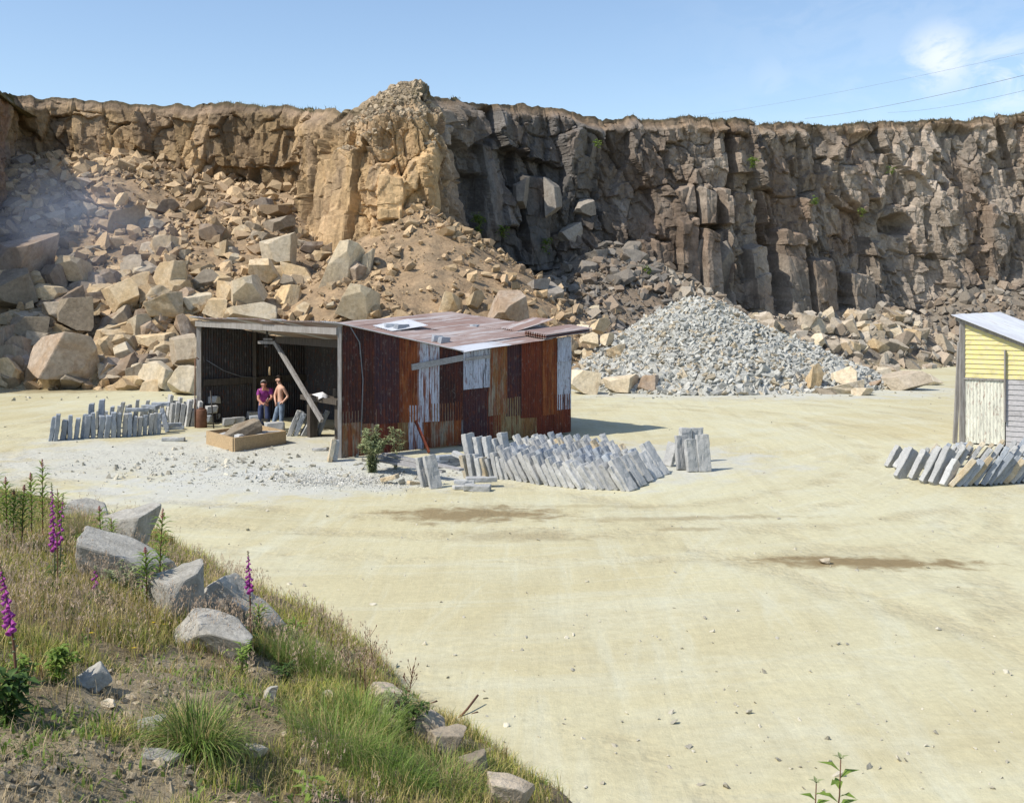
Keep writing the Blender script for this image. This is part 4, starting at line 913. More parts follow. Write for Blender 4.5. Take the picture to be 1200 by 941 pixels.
# ------------------------------------------------------------------ the rusty shed
def lineX(px, A, D):
    """point on the line A + t D seen at photo column px"""
    k = (px - 600) / F; t = (k * A.y - A.x) / (D.x - k * D.y); return A + D * t
A = Vector((-4.45, 28.9)); WD = (Vector((1.8, 34.5)) - A).normalized(); LD = (Vector((-10.4, 36.9)) - A).normalized()
IN = Vector((-WD.y, WD.x))                  # inwards from the rusty wall
def build_shed():
    sh = empty('rusty_shed', (A.x, A.y, 0)); tag(sh, 'open-fronted shed of rusty patched corrugated sheets with two roofs', 'shed')
    W = lambda px: lineX(px, A, WD)
    def topz(px, p):      # wall top from the photo
        py = np.interp(px, [400, 541, 546, 572, 668], [379, 411, 419, 414, 398]); z = H + (HZ - py) * p.y / F; sx_ = (p - W(541)).dot(WD); return (2.60 + .42 * min(1, sx_ / 4.9) + .02) if sx_ > -.02 else z
    up = [(400, 424, 'rust_dark', 497), (424, 437, 'rust_dark', 497), (437, 466, 'rust_purple', 497), (466, 489, 'rust', 496), (489, 514, 'white_rust', 496), (514, 541, 'rust_dark', 495),
          (572, 592, 'galv_rust', 487), (592, 609, 'rust_purple', 488), (609, 634, 'rust_red', 491), (634, 652, 'rust', 487), (652, 668, 'white_dark', 480)]
    for (a, b, mk, seam) in up:
        p, q = W(a), W(b); z = H + (HZ - seam) * p.y / F
        corr_sheet('wall_sheet', p, q + WD * .04, topz(a, p), z + U(-.03, .03), topz(b, q), z + U(-.02, .02), M[mk], sh, .02 + U(0, .014))
    p, q = W(541), W(572); corr_sheet('wall_sheet', p, q, topz(546, p) - .0, 1.55, topz(572, q) - .0, 1.58, M['white_dark'], sh, .05)['label'] = 'white painted sheet over the old opening'
    corr_sheet('wall_sheet', W(652), W(668), topz(652, W(652)) - .02, 2.2, topz(668, W(668)) - .03, 2.2, M['white_clean'], sh, .05)
    corr_sheet('wall_sheet', W(541), W(574), 1.62, .02, 1.62, .02, M['rust_purple'], sh, .0)
    corr_sheet('wall_sheet', W(541) + WD * .9, W(579), 1.45, .02, 1.45, .02, M['rust_red'], sh, .006)
    low = [(399, 421, 'galv_rust'), (421, 441, 'galv_rust'), (441, 465, 'rust_red'), (465, 479, 'galv_tan'), (479, 495, 'white_rust'), (495, 503, 'rust'), (503, 532, 'galv_rust'), (532, 541, 'rust'),
           (574, 586, 'rust_red'), (578, 603, 'galv_tan'), (603, 628, 'galv_tan'), (626, 651, 'rust_red'), (649, 668, 'rust_red')]
    for (a, b, mk) in low: corr_sheet('wall_sheet', W(a), W(b) + WD * .03, 1.22 + U(-.03, .03), .0, 1.2, .0, M[mk], sh, U(0, .008))
    # end wall, back walls
    Bc = W(668); Bk = Bc + IN * 6.0; corr_sheet('wall_sheet', Bc, Bk, 2.85, 0, 3.45, 0, M['rust_red'], sh)
    Lp = A + LD * 9.97; D1 = Lp + WD * 4.05; C = W(541); C1 = C + IN * 6.0
    n = 8
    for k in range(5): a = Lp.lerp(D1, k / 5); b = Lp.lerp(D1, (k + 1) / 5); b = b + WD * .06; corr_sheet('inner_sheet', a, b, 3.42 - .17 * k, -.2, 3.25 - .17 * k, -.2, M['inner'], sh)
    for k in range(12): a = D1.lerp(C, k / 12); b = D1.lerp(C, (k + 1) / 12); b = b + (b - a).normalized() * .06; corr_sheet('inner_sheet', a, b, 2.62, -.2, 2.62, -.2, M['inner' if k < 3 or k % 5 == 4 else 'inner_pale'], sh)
    for k in range(5): a = C1.lerp(Bk, k / 5); b = C1.lerp(Bk, (k + 1) / 5); corr_sheet('wall_sheet', a, b, 3.25 + .04 * k, 0, 3.3 + .04 * k, 0, M['rust_red'], sh)
    corr_sheet('wall_sheet', C, C1, 2.6, 0, 3.25, 0, M['rust_dark'], sh)
    loc = Vector((A.x, A.y, 0)); 
    def rel(p, z): return Vector((p.x, p.y, z)) - loc
    # posts and beams
    MB().beam(rel(A - WD * .03 + LD * .02, 0), rel(A - WD * .03 + LD * .02, 3.42), .10, .12).build('post', M['wood'], sh)
    MB().beam(rel(Lp, 0), rel(Lp, 3.42), .15, .15).build('post', M['wood'], sh)
    m1 = Lp + WD * 2.0; MB().beam(rel(m1 + IN * -.1, 0), rel(m1 - IN * .1, 3.0), .12, .12).build('post', M['wood_dark'], sh)
    m2 = A + LD * 1.9 + WD * 1.5; MB().beam(rel(m2, 0), rel(m2, 3.0), .17, .17).build('post', M['wood_dark'], sh)
    MB().beam(rel(A - WD * .12, 3.30), rel(Lp - WD * .12, 3.32), .07, .18).build('front_beam', M['wood'], sh)
    a = lineX(325, A + WD * .5, LD); MB().beam(rel(a, 2.92), rel(A + WD * .5 + LD * .2, 2.92), .14, .2).build('cross_beam', M['wood_dark'], sh)
    a = lineX(322, A + WD * .45, LD); b = lineX(377, A + WD * .5, LD); MB().beam(rel(a, 2.85), rel(b, .75), .09, .12).build('diagonal_brace', M['wood'], sh)
    a = Lp + WD * .1; MB().beam(rel(a - IN * .06, 1.35), rel(D1 - IN * .06, 1.35), .06, .22).build('wall_rail', M['wood_dark'], sh)
    # P1 roof (falls towards the valley), edge visible over the opening
    for k in range(13):
        s0 = -.15 + k * .79; s1 = s0 + .83; p0 = A + LD * s0 - WD * .28; p1 = A + LD * s1 - WD * .28; wv = U(-.03, .03)
        q0 = A + LD * s0 + WD * 4.15; q1 = A + LD * s1 + WD * 4.15
        roof_sheet('roof_sheet', Vector((p0.x, p0.y, 3.53 + wv)), Vector((q0.x, q0.y, 2.63)), Vector((q1.x, q1.y, 2.64)), Vector((p1.x, p1.y, 3.53 + wv + U(-.015, .015))), M['roof_rust'] if k % 4 else M['roof_white'], sh)
    # P2 roof, rises away from the valley and to the right; ridges run along the wall
    fl = C - IN * .22 - WD * .1; fr = Bc - IN * .25 + WD * .55; bl = C + IN * 6.2 - WD * .3; br = Bc + IN * 6.2 + WD * .35
    z = dict(fl=2.62, fr=3.04, bl=3.30, br=3.62); zmid = lambda s, t: (z['fl'] * (1 - s) + z['fr'] * s) * (1 - t) + (z['bl'] * (1 - s) + z['br'] * s) * t
    nt_, nsg = 8, 3
    for j in range(nt_):
        for i in range(nsg):
            t0, t1 = j / nt_, (j + 1) / nt_ + .02; s0, s1 = i / nsg, min(1, (i + 1) / nsg + .03)
            if i == 1: s0 += U(-.05, .05)
            def Q(s, t, dz=0): p = fl.lerp(fr, s).lerp(bl.lerp(br, s), t); return Vector((p.x, p.y, zmid(s, t) + dz))
            dz = .012 * i + .010 * (j % 2) + U(0, .012)
            mk = 'roof_white' if (j, i) in ((0, 0),) else 'roof_rust'
            roof_sheet('roof_sheet', Q(s0, t0, dz), Q(s1, t0, dz), Q(s1, t1, dz), Q(s0, t1, dz), M[mk], sh, bend=U(0, .02))
    # loose stack of sheets on the right eave, turned-up sheet
    for k in range(4):
        a = Q(.62, -.01, .07 + k * .035); b = Q(1.03, -.005, .07 + k * .035); c = Q(1.02, .14, .09 + k * .035); d = Q(.62, .13, .09 + k * .035)
        roof_sheet('loose_sheet', a, b, c, d, M['roof_rust'] if k != 1 else M['rust_red'], sh)
    a = Q(.70, .25, .06); b = Q(.99, .22, .32); c = Q(.97, .36, .30); d = Q(.70, .37, .08); roof_sheet('loose_sheet', a, b, c, d, M['roof_rust'], sh)
    a = Q(.10, .62, .06); b = Q(.34, .58, .16); c = Q(.36, .76, .22); d = Q(.12, .80, .08); roof_sheet('loose_sheet', a, b, c, d, M['roof_white'], sh)
    # plank nailed aslant
    a = W(481); b = W(541); out = -IN * .06
    MB().beam(rel(a + out, 2.27), rel(b + out, 2.20 + .27), .045, .17).build('nailed_plank', M['wood_h'], sh)
    a = W(573); MB().beam(rel(W(543) - IN * .06, 2.42), rel(W(572) - IN * .06, 2.47), .04, .09).build('nailed_plank', M['wood_h'], sh)
    # cable down the corner
    pts = [rel(W(408) - IN * .06, 3.45), rel(W(420) - IN * .05, 3.0), rel(W(424) - IN * .05, 2.0), rel(W(422) - IN * .05, .5)]; MB().tube(pts, .016, 6).build('cable', M['wire'], sh)
    MB().tube([rel(W(668) - IN * .08 + WD * .02, 3.1), rel(W(668) - IN * .08, 2.5), rel(W(667) - IN * .06, 1.2)], .008, 5).build('cable', M['wire'], sh)
    a = Lp + WD * .2 - IN * .12; b = Lp + WD * 2.1 - IN * .15
    MB().tube([rel(a, 2.1), rel(a.lerp(b, .33), 1.72), rel(a.lerp(b, .66), 1.5), rel(b, 1.42)], .014, 5).build('hose', M['wire'], sh)
    # lamp holder under the beam
    return Lp
LP = build_shed()
def build_misc_shed():
    lm = empty('bracket_lamp', (*lineX(313, A + WD * .35, LD), 0)); tag(lm, 'old lamp bracket hanging under the front beam of the open shed', 'lamp')
    MB().beam((0, 0, 2.78), (0, 0, 3.18), .05, .05).build('hanger', M['iron'], lm)
    MB().beam((-.27, .12, 2.83), (.27, -.12, 2.83), .12, .09).build('arm', M['wood'], lm)
    MB().beam((-.1, .05, 2.93), (.22, -.1, 2.93), .10, .05).build('arm', M['wood'], lm)
    MB().tube([(0, 0, 2.80), (0, 0, 2.72), (0, 0, 2.68)], [.03, .08, .085], 10).build('lamp_shade', M['iron'], lm)
    pl = empty('pull_cord', (*lineX(316, A + WD * .8, LD), 0)); tag(pl, 'thin cord with a pale wooden handle hanging inside the shed', 'cord')
    MB().tube([(0, 0, 2.95), (0.01, 0, 2.5), (0, 0, 2.02)], .01, 5).build('rope', M['iron'], pl)
    MB().tube([(0, 0, 2.04), (0, 0, 1.95), (0, 0, 1.78)], [.018, .035, .03], 8).build('handle', M['wood_tan'], pl)
    # bench with rag and pot
    c = lineX(387, A + WD * 1.3, LD); bt = empty('work_bench', (c.x, c.y, 0), math.atan2(LD.y, LD.x)); tag(bt, 'dark timber work bench at the right inside the shed', 'bench')
    MB().box((0.2, 0, 1.22), (2.3, .6, .14)).build('bench_top', M['wood_dark'], bt)
    for x in (-.7, 1.05): MB().box((x, .05, .575), (.2, .25, 1.15)).build('leg', M['wood_dark'], bt)
    rg = MB(); r = np.random.default_rng(3); c2 = lineX(378, A + WD * 1.05, LD); 
    pts = [Vector((0, 0, .13))] + [Vector((math.cos(a) * (.30 if i % 2 else .13), math.sin(a) * .12 * (1.6 if i % 2 else 1), -.18 + .12 * (i % 3) if i % 2 else .0)) for i, a in enumerate(np.linspace(0, 2 * math.pi, 11)[:-1])]
    rg.add(pts + [p + Vector((0, 0, -.02)) for p in pts], [(0, i + 1, (i + 1) % 10 + 1) for i in range(10)] + [(11, (i + 1) % 10 + 12, i + 12) for i in range(10)] + [(i + 1, i + 12, (i + 1) % 10 + 12, (i + 1) % 10 + 1) for i in range(10)], True)
    o = rg.build('rag', M['cloth']); o.location = (c2.x, c2.y, 1.33); tag(o, 'crumpled white cloth draped over the edge of the work bench', 'cloth')
    c3 = lineX(396, A + WD * 1.4, LD); o = MB().tube([(0, 0, 0), (0, 0, .05), (0, 0, .24), (0, 0, .26)], [.10, .15, .14, .16], 14).build('pot', M['iron']); o.location = (c3.x, c3.y, 1.29); tag(o, 'dark round pot standing on the work bench', 'pot')
    # milk-churn like can and pipes by left post
    p = gp(236, 502); can = empty('oil_drum', (p.x, p.y, 0)); tag(can, 'small rusty drum standing at the foot of the left shed post', 'drum')
    MB().tube([(0, 0, 0), (0, 0, .03), (0, 0, .3), (0, 0, .33), (0, 0, .58), (0, 0, .62)], [.16, .18, .17, .18, .17, .15], 16).build('drum_body', M['rusty'], can)
    MB().tube([(0, 0, .62), (0, 0, .66), (0, 0, .67)], [.08, .08, .05], 12).build('lid', M['rusty'], can)
    pp = MB(); pp.tube([(-.17, -.1, 0), (-.19, -.05, 1.2), (-.2, 0, 2.2), (-.15, .02, 2.27), (-.1, .05, 2.2)], .02, 6); o = pp.build('iron_rod', M['rusty']); o.location = (p.x, p.y, 0); tag(o, 'hooked iron rod standing against the left shed post', 'rod')
    o = MB().tube([(.2, -.2, 0), (.03, .05, 1.2)], .022, 6).build('iron_rod', M['iron']); o.location = (p.x + .25, p.y, 0); tag(o, 'short straight rod leaning on the left shed post', 'rod')
    # crate of offcuts
    a = gp(243, 521); b = gp(274, 530); c = gp(334, 521)
    cr = empty('timber_tray', (b.x, b.y, 0)); tag(cr, 'shallow pale timber tray full of stone offcuts before the shed', 'tray')
    d = (c - b); e = (a - b); q = [Vector((0, 0, 0)), d, d + e, e]
    up = Vector((0, 0, .2))
    for i in range(4): s, t = q[i], q[(i + 1) % 4]; MB().beam(s + up, t + up, .07, .38).build('side_board', M['wood_tan'], cr)
    MB().add([q[0] + Vector((0, 0, .1)), q[1] + Vector((0, 0, .1)), q[2] + Vector((0, 0, .1)), q[3] + Vector((0, 0, .1)), q[0] + Vector((0, 0, .06)), q[1] + Vector((0, 0, .06)), q[2] + Vector((0, 0, .06)), q[3] + Vector((0, 0, .06))], [(0, 1, 2, 3), (7, 6, 5, 4)]).build('tray_floor', M['wood_tan'], cr)
    for k in range(9):
        s, t = U(.12, .88), U(.15, .85); pt = b + d * s + e * t; cut_block((pt.x, pt.y, .22 + U(0, .12)), (U(.3, .65), U(.2, .35), U(.15, .25)), U(0, 3), 'stone offcut lying in the timber tray', 'offcuts in the timber tray', 'slab')
    pt = b + d * .33 + e * .4; boulder((pt.x, pt.y, .38), (1.2, .7, .55), 'grey', 'largest wedge-shaped grey offcut heaped in the timber tray', i=5, rot=(.1, -.2, .3), name='stone_offcut', cat='stone')
    pt = gp(328, 508); cut_block((pt.x - .05, pt.y - .5, .22), (.62, .4, .42), .2, 'dressed square block the younger man works beside', None, 'slab')
    pt = gp(312, 508); cut_block((pt.x, pt.y - .35, .14), (.7, .4, .26), -.2, 'pale low block in front of the men with a tool resting on it', None, 'slab')
    o = MB().box((0, 0, .19), (.45, .32, .38)).build('blue_box', M['blue']); pt = gp(247, 485); o.location = (pt.x, pt.y, 0.55); o.rotation_euler = (0, 0, .4)
    tag(o, 'dark blue box on the rear blocks inside the shed', 'box')
    # corrugated offcut and boards against wall
    a = lineX(480, A - IN * .25, WD); o = MB().beam((0, 0, .02), (-.38, .18, .85), .04, .28, up=(0.3, -1, 0)).build('rusty_strip', M['rust_red']); o.location = (a.x + .55, a.y - .3, 0); tag(o, 'rusty metal strip leaning on the lower sheets', 'metal strip')
    for k, (x0, y0, x1, y1, z) in enumerate(((442, 549, 505, 560, .30), (444, 551, 520, 562, .24), (450, 549, 541, 566, .36))):
        p0 = gp(x0, y0, .0); p1 = gp(x1, y1, .0); o = MB().beam(p0 + Vector((0, 0, z)), p1 + Vector((0, 0, z - .06)), .14, .05).build('pale_board', M['wood_h']); tag(o, ['upper pale board lying past the bush along the wall', 'middle pale board lying past the bush along the wall', 'longest pale board running behind the upright slabs'][k], 'board', 'pale boards by the wall')
    # stones on the roof
    for k, (px, py, s) in enumerate(((459, 383, .5), (470, 384, .5), (512, 397, .32), (520, 399, .35), (556, 384, .25))):
        Zr = [35.2, 35.0, 33.0, 32.8, 36][k]; p = at(px, py, Zr); cut_block((p.x, p.y, p.z), (s, .3, .22), U(0, 1), ['left flat stone weighing down the roof', 'second flat stone weighing down the roof', 'small stone low on the roof near the valley', 'small stone beside the low roof stone', 'small stone near the pale roof sheet'][k], 'stones weighing down the roof', 'slab_dark')
build_misc_shed()

# ------------------------------------------------------------------ yellow shed
def build_yellow():
    P0 = Vector((12.9, 31.7)); d = Vector((.82, -.57)).normalized(); n = Vector((.57, .82)).normalized()     # n points to the back
    sh = empty('yellow_shed', (P0.x, P0.y, 0)); tag(sh, 'faded yellow boarded shed with white tin roof at the right edge', 'shed')
    def R(s, b, z): v = d * s + n * b; return Vector((v.x, v.y, z))
    L = 4.2; D = 6.0; zt = lambda s: 3.50 - .46 * s * (1 if s < 9 else 1)
    zt = lambda s: 3.52 - .40 * s
    up = Vector((-n.x, -n.y, 0))
    # upper yellow boards: each board cut by the roof rake
    bh = .135; z = 1.90; k = 0
    mb = MB()
    while z < 3.5:
        s1 = min(L, (3.50 - (z + .02)) / .40)
        if s1 < .12: break
        o_ = .018
        mb.add([R(.02, -.030, z), R(s1, -.030, z), R(max(.03, s1 - (.3 if s1 < L else 0)), -.006, z + bh), R(.02, -.006, z + bh), R(.02, 0.02, z), R(s1, 0.02, z), R(max(.03, s1 - (.3 if s1 < L else 0)), .02, z + bh), R(.02, .02, z + bh)],
               [(0, 1, 2, 3), (7, 6, 5, 4), (4, 5, 1, 0), (3, 2, 6, 7), (0, 3, 7, 4), (1, 5, 6, 2)]); z += bh
    mb.build('yellow_boards', M['yellow'], sh)
    # lower boards right of the door
    mb = MB(); z = 0.02
    while z < 1.86:
        mb.add([R(1.13, -.026, z), R(L, -.026, z), R(L, -.004, z + .145), R(1.13, -.004, z + .145), R(1.13, .02, z), R(L, .02, z), R(L, .02, z + .145), R(1.13, .02, z + .145)], [(0, 1, 2, 3), (7, 6, 5, 4), (4, 5, 1, 0), (3, 2, 6, 7), (0, 3, 7, 4), (1, 5, 6, 2)]); z += .145
    mb.build('grey_boards', M['wood_pale'], sh)
    dr = corr_sheet('door', Vector((P0.x, P0.y)) + d * .06 - n * .01, Vector((P0.x, P0.y)) + d * 1.1 - n * .01, 1.84, .05, 1.84, .05, M['cream'], sh, per=.09, amp=.009)
    MB().beam(R(.0, -.04, 1.87), R(1.15, -.04, 1.87), .03, .05).build('door_lintel', M['wood'], sh)
    MB().beam(R(1.12, -.06, .70), R(1.12, -.06, 2.72), .12, .035, up=(d.x, d.y, 0)).build('batten', M['wood'], sh)
    MB().beam(R(-.03, -.03, 0), R(-.03, -.03, 3.5), .13, .1).build('corner_post', M['wood'], sh)
    MB().beam(R(-.24, .02, 0), R(-.10, .0, 2.9), .10, .1).build('leaning_prop', M['wood'], sh)
    # other walls
    mb = MB(); mb.add([R(.0, 0.03, 0), R(0, D, 0), R(0, D, zt(0) - .05), R(0, .03, zt(0) - .05), R(.04, .03, 0), R(.04, D, 0), R(.04, D, zt(0) - .05), R(.04, .03, zt(0) - .05)], [(0, 3, 2, 1), (4, 5, 6, 7), (3, 7, 6, 2), (0, 1, 5, 4), (0, 4, 7, 3), (1, 2, 6, 5)])
    mb.build('side_wall', M['wood_h'], sh)
    mb = MB(); mb.add([R(L, .0, 0), R(L, D, 0), R(L, D, zt(L)), R(L, 0, zt(L)), R(L - .04, 0, 0), R(L - .04, D, 0), R(L - .04, D, zt(L)), R(L - .04, 0, zt(L))], [(0, 1, 2, 3), (7, 6, 5, 4), (3, 2, 6, 7), (0, 4, 5, 1), (0, 3, 7, 4), (1, 5, 6, 2)]); mb.build('side_wall', M['wood_h'], sh)
    mb = MB(); mb.add([R(0.04, D, 0), R(L - .04, D, 0), R(L - .04, D, zt(L)), R(.04, D, zt(0) - .06), R(.04, D - .04, 0), R(L - .04, D - .04, 0), R(L - .04, D - .04, zt(L)), R(.04, D - .04, zt(0) - .06)], [(0, 3, 2, 1), (4, 5, 6, 7), (3, 7, 6, 2), (0, 1, 5, 4), (0, 4, 7, 3), (1, 2, 6, 5)]); mb.build('back_wall', M['wood_h'], sh)
    loc = Vector((P0.x, P0.y, 0))
    for k in range(8):
        b0 = -.25 + k * .82; b1 = b0 + .86; dz = .01 * (k % 2)
        roof_sheet('roof_sheet', loc + R(-.28, b0, zt(-.28) + .05 + dz), loc + R(L + .3, b0, zt(L + .3) + .05 + dz), loc + R(L + .3, b1, zt(L + .3) + .05 + dz), loc + R(-.28, b1, zt(-.28) + .05 + dz), M['roof_zinc'], sh)
    MB().beam(R(-.2, -.05, zt(-.2) - .02), R(L, -.05, zt(L) - .02), .05, .1).build('rake_board', M['wood'], sh)
build_yellow()

# ------------------------------------------------------------------ people
DG = None
def skin_mesh(pts, edges, radii, mat, sub=2, root=0, name='body'):
    me = bpy.data.meshes.new(name); me.from_pydata([tuple(p) for p in pts], edges, []); me.update()
    tmp = bpy.data.objects.new('tmp', me); COL.objects.link(tmp)
    sk = tmp.modifiers.new('s', 'SKIN'); sk.use_smooth_shade = True; sk.branch_smoothing = .6
    lay = me.skin_vertices[0] if len(me.skin_vertices) else None
    for i, r in enumerate(radii):
        rr = r if hasattr(r, '__len__') else (r, r); lay.data[i].radius = rr; lay.data[i].use_root = (i == root)
    ss = tmp.modifiers.new('u', 'SUBSURF'); ss.levels = sub; ss.render_levels = sub
    dg = bpy.context.evaluated_depsgraph_get(); dg.update(); out = bpy.data.meshes.new_from_object(tmp.evaluated_get(dg)); out.name = name
    bpy.data.objects.remove(tmp); bpy.data.meshes.remove(me)
    out.materials.clear(); out.materials.append(mat); return out
def ensure_skin(me):
    pass
class Fig:
    def __init__(s): s.p = []; s.e = []; s.r = []; s.ix = {}
    def v(s, name, co, r, frm=None):
        s.ix[name] = len(s.p); s.p.append(Vector(co)); s.r.append(r)
        if frm is not None: s.e.append((s.ix[frm], s.ix[name]))
def skin_obj(fig, mat, name, parent, root='pelvis', sub=2):
    me = bpy.data.meshes.new(name); me.from_pydata([tuple(p) for p in fig.p], fig.e, []); me.update()
    tmp = bpy.data.objects.new('tmp', me); COL.objects.link(tmp)
    bm = bmesh.new(); bm.from_mesh(me); lay = bm.verts.layers.skin.verify()
    bm.verts.ensure_lookup_table()
    for i, v in enumerate(bm.verts):
        r = fig.r[i]; v[lay].radius = r if hasattr(r, '__len__') else (r, r); v[lay].use_root = (i == fig.ix[root])
    bm.to_mesh(me); bm.free()
    sk = tmp.modifiers.new('s', 'SKIN'); sk.use_smooth_shade = True; sk.branch_smoothing = .5
    ss = tmp.modifiers.new('u', 'SUBSURF'); ss.levels = sub; ss.render_levels = sub
    dg = bpy.context.evaluated_depsgraph_get(); dg.update(); out = bpy.data.meshes.new_from_object(tmp.evaluated_get(dg)); out.name = name
    bpy.data.objects.remove(tmp); bpy.data.meshes.remove(me); out.materials.clear(); out.materials.append(mat)
    out.polygons.foreach_set('use_smooth', [True] * len(out.polygons))
    return link(name, out, parent)
def hand(f, side, wrist, dirv, palm_n, curl=.9):
    """palm, four curled fingers of unequal length and a thumb"""
    d = Vector(dirv).normalized(); n = Vector(palm_n).normalized(); x = d.cross(n).normalized(); n = x.cross(d)
    w = f.ix['wrist' + side]; W0 = f.p[w]; pm = W0 + d * .05; f.v('palm' + side, pm, (.036, .022), 'wrist' + side)
    for k, L in enumerate((.068, .076, .072, .056)):
        o = x * (.028 - .019 * k); a = pm + d * .038 + o; f.v(f'f{k}a' + side, a, .0105, 'palm' + side)
        b = a + (d * math.cos(curl * .5) + n * math.sin(curl * .5)) * L * .5; f.v(f'f{k}b' + side, b, .0095, f'f{k}a' + side)
        c = b + (d * math.cos(curl * 1.6) + n * math.sin(curl * 1.6)) * L * .5; f.v(f'f{k}c' + side, c, .008, f'f{k}b' + side)
    a = W0 + d * .035 + x * .034 + n * .012; f.v('ta' + side, a, .012, 'palm' + side)
    f.v('tb' + side, a + (d * .6 + x * .5 + n * .5).normalized() * .05, .010, 'ta' + side)
def head_bits(ob, hc, face, skin, hairmat, bald=False):
    """facial features and hair around head centre hc, looking along face"""
    f = Vector(face).normalized(); r = f.cross(Vector((0, 0, 1))).normalized(); u = r.cross(f)
    for s in (-1, 1): 
        o = MB().tube([hc + f * .088 + r * s * .032 + u * .012, hc + f * .098 + r * s * .032 + u * .012], [.005, .004], 6).build('eye', M['eye'], ob)
    hb = MB(); bm = bmesh.new(); bmesh.ops.create_icosphere(bm, subdivisions=3, radius=1)
    vs = []; keep = []
    for v in bm.verts:
        c = v.co; q = r * c.x * .090 + f * c.y * .108 + u * c.z * .122
        vs.append(hc + q + u * .012 - f * .012)
    fs = []
    for fc in bm.faces:
        m = fc.calc_center_median(); lim = .10 + .95 * max(0, m.y) ** .6 - (.5 if m.y < -.1 else 0) + (.12 if bald and m.y > 0 else 0)
        if m.z > lim: fs.append(tuple(v.index for v in fc.verts))
    nn = np.random.default_rng(4)
    hb.add([v + Vector(nn.uniform(-.004, .004, 3)) for v in vs], fs, True); bm.free()
    h = hb.build('hair', hairmat, ob); so_ = h.modifiers.new('t', 'SOLIDIFY'); so_.thickness = .012; so_.offset = 1
def add_head(f, neck, hc, face):
    fv = Vector(face).normalized()
    f.v('skull_base', neck.lerp(hc, .45), (.062, .062), 'neck'); f.v('mid', hc - Vector((0, 0, .015)), (.078, .088), 'skull_base'); f.v('crown', hc + Vector((0, 0, .062)), (.074, .084), 'mid')
    f.v('nose', hc + fv * .098 + Vector((0, 0, -.012)), (.016, .018), 'mid'); f.v('chin', hc + fv * .055 + Vector((0, 0, -.085)), (.034, .03), 'skull_base')
    r = fv.cross(Vector((0, 0, 1))).normalized()
    for s, nm in ((-1, 'earL'), (1, 'earR')): f.v(nm, hc + r * s * .088 + Vector((0, 0, -.01)), (.012, .024), 'mid')
def build_people():
    # younger man: stands facing left, bare chest, jeans, one foot forward, hand on hip behind
    g = gp(329, 508); ob = empty('person', (g.x, g.y, 0)); tag(ob, 'bare-chested young man in jeans standing with a hand on his hip', 'person')
    S = 1.0; f = Fig()
    f.v('pelvis', (0, 0, .96), (.15, .11)); f.v('belly', (-.01, 0, 1.10), (.135, .10), 'pelvis'); f.v('chest', (-.01, .0, 1.32), (.16, .115), 'belly'); f.v('collar', (-.005, .0, 1.44), (.11, .085), 'chest')
    f.v('neck', (-.03, 0, 1.52), (.055, .055), 'collar'); hc = Vector((-.065, -.02, 1.655)); add_head(f, f.p[f.ix['neck']], hc, (-.8, -.55, -.05))
    # near arm (image right): elbow back, hand to hip; far arm hidden in front
    f.v('shR', (.10, -.11, 1.41), .062, 'collar'); f.v('elR', (.24, -.06, 1.15), .043, 'shR'); f.v('wristR', (.12, -.16, 1.00), .030, 'elR'); hand(f, 'R', None, (-.9, -.1, -.35), (0, .4, -.9), .6)
    f.v('shL', (-.11, .11, 1.41), .06, 'collar'); f.v('elL', (-.20, .06, 1.15), .042, 'shL'); f.v('wristL', (-.14, -.10, .98), .029, 'elL'); hand(f, 'L', None, (.3, -.3, -.8), (0, .1, -1), .9)
    for s, nm, x, y, kx, ky, fx, fy, fz in ((-1, 'A', -.05, .09, -.17, .02, -.26, .0, .10), (1, 'B', .06, -.08, .05, -.10, .02, -.08, .08)):
        f.v('hip' + nm, (x, y, .90), (.10, .10), 'pelvis'); f.v('knee' + nm, (kx, ky, .50 + (.03 if nm == 'A' else 0)), (.062, .062), 'hip' + nm); f.v('ank' + nm, (fx, fy, fz + .02), (.042, .042), 'knee' + nm)
    skin_obj(f, M['skin'], 'body', ob)
    j = Fig(); j.v('pelvis', (0, 0, .98), (.165, .125)); j.v('waist', (-.005, 0, 1.035), (.155, .118), 'pelvis')
    for nm, x, y, kx, ky, fx, fy, fz in (('A', -.05, .09, -.17, .02, -.26, .0, .14), ('B', .06, -.08, .05, -.10, .02, -.08, .11)):
        j.v('hip' + nm, (x, y, .88), (.115, .115), 'pelvis'); j.v('th' + nm, ((x + kx) / 2, (y + ky) / 2, .70), (.095, .095), 'hip' + nm); j.v('knee' + nm, (kx, ky, .50), (.075, .075), 'th' + nm); j.v('cf' + nm, ((fx + kx) / 2, (fy + ky) / 2, .32), (.07, .07), 'knee' + nm); j.v('ank' + nm, (fx, fy, fz), (.068, .068), 'cf' + nm)
    skin_obj(j, M['denim'], 'jeans', ob)
    for fx, fy, fz in ((-.26, 0, .085), (.02, -.08, .05)):
        b = Fig(); b.v('heel', (fx + .04, fy + .02, fz), (.042, .045)); b.v('midf', (fx - .05, fy - .03, fz - .005), (.046, .042), 'heel'); b.v('toe', (fx - .17, fy - .09, fz - .012), (.044, .03), 'midf'); skin_obj(b, M['boot'], 'boot', ob, 'heel')
    head_bits(ob, hc, (-.8, -.55, -.05), M['skin'], M['hair_dark'])
    # older man: bent forward over the stone, both hands on a tool
    g = gp(310, 506); ob = empty('person', (g.x, g.y, 0)); tag(ob, 'older man in a purple shirt bending forward with a tool in his hands', 'person')
    f = Fig(); f.v('pelvis', (-.06, .10, .90), (.12, .09)); f.v('belly', (-.03, .04, 1.03), (.11, .08), 'pelvis'); f.v('chest', (.02, -.04, 1.22), (.11, .08), 'belly'); f.v('collar', (.03, -.12, 1.33), (.08, .06), 'chest')
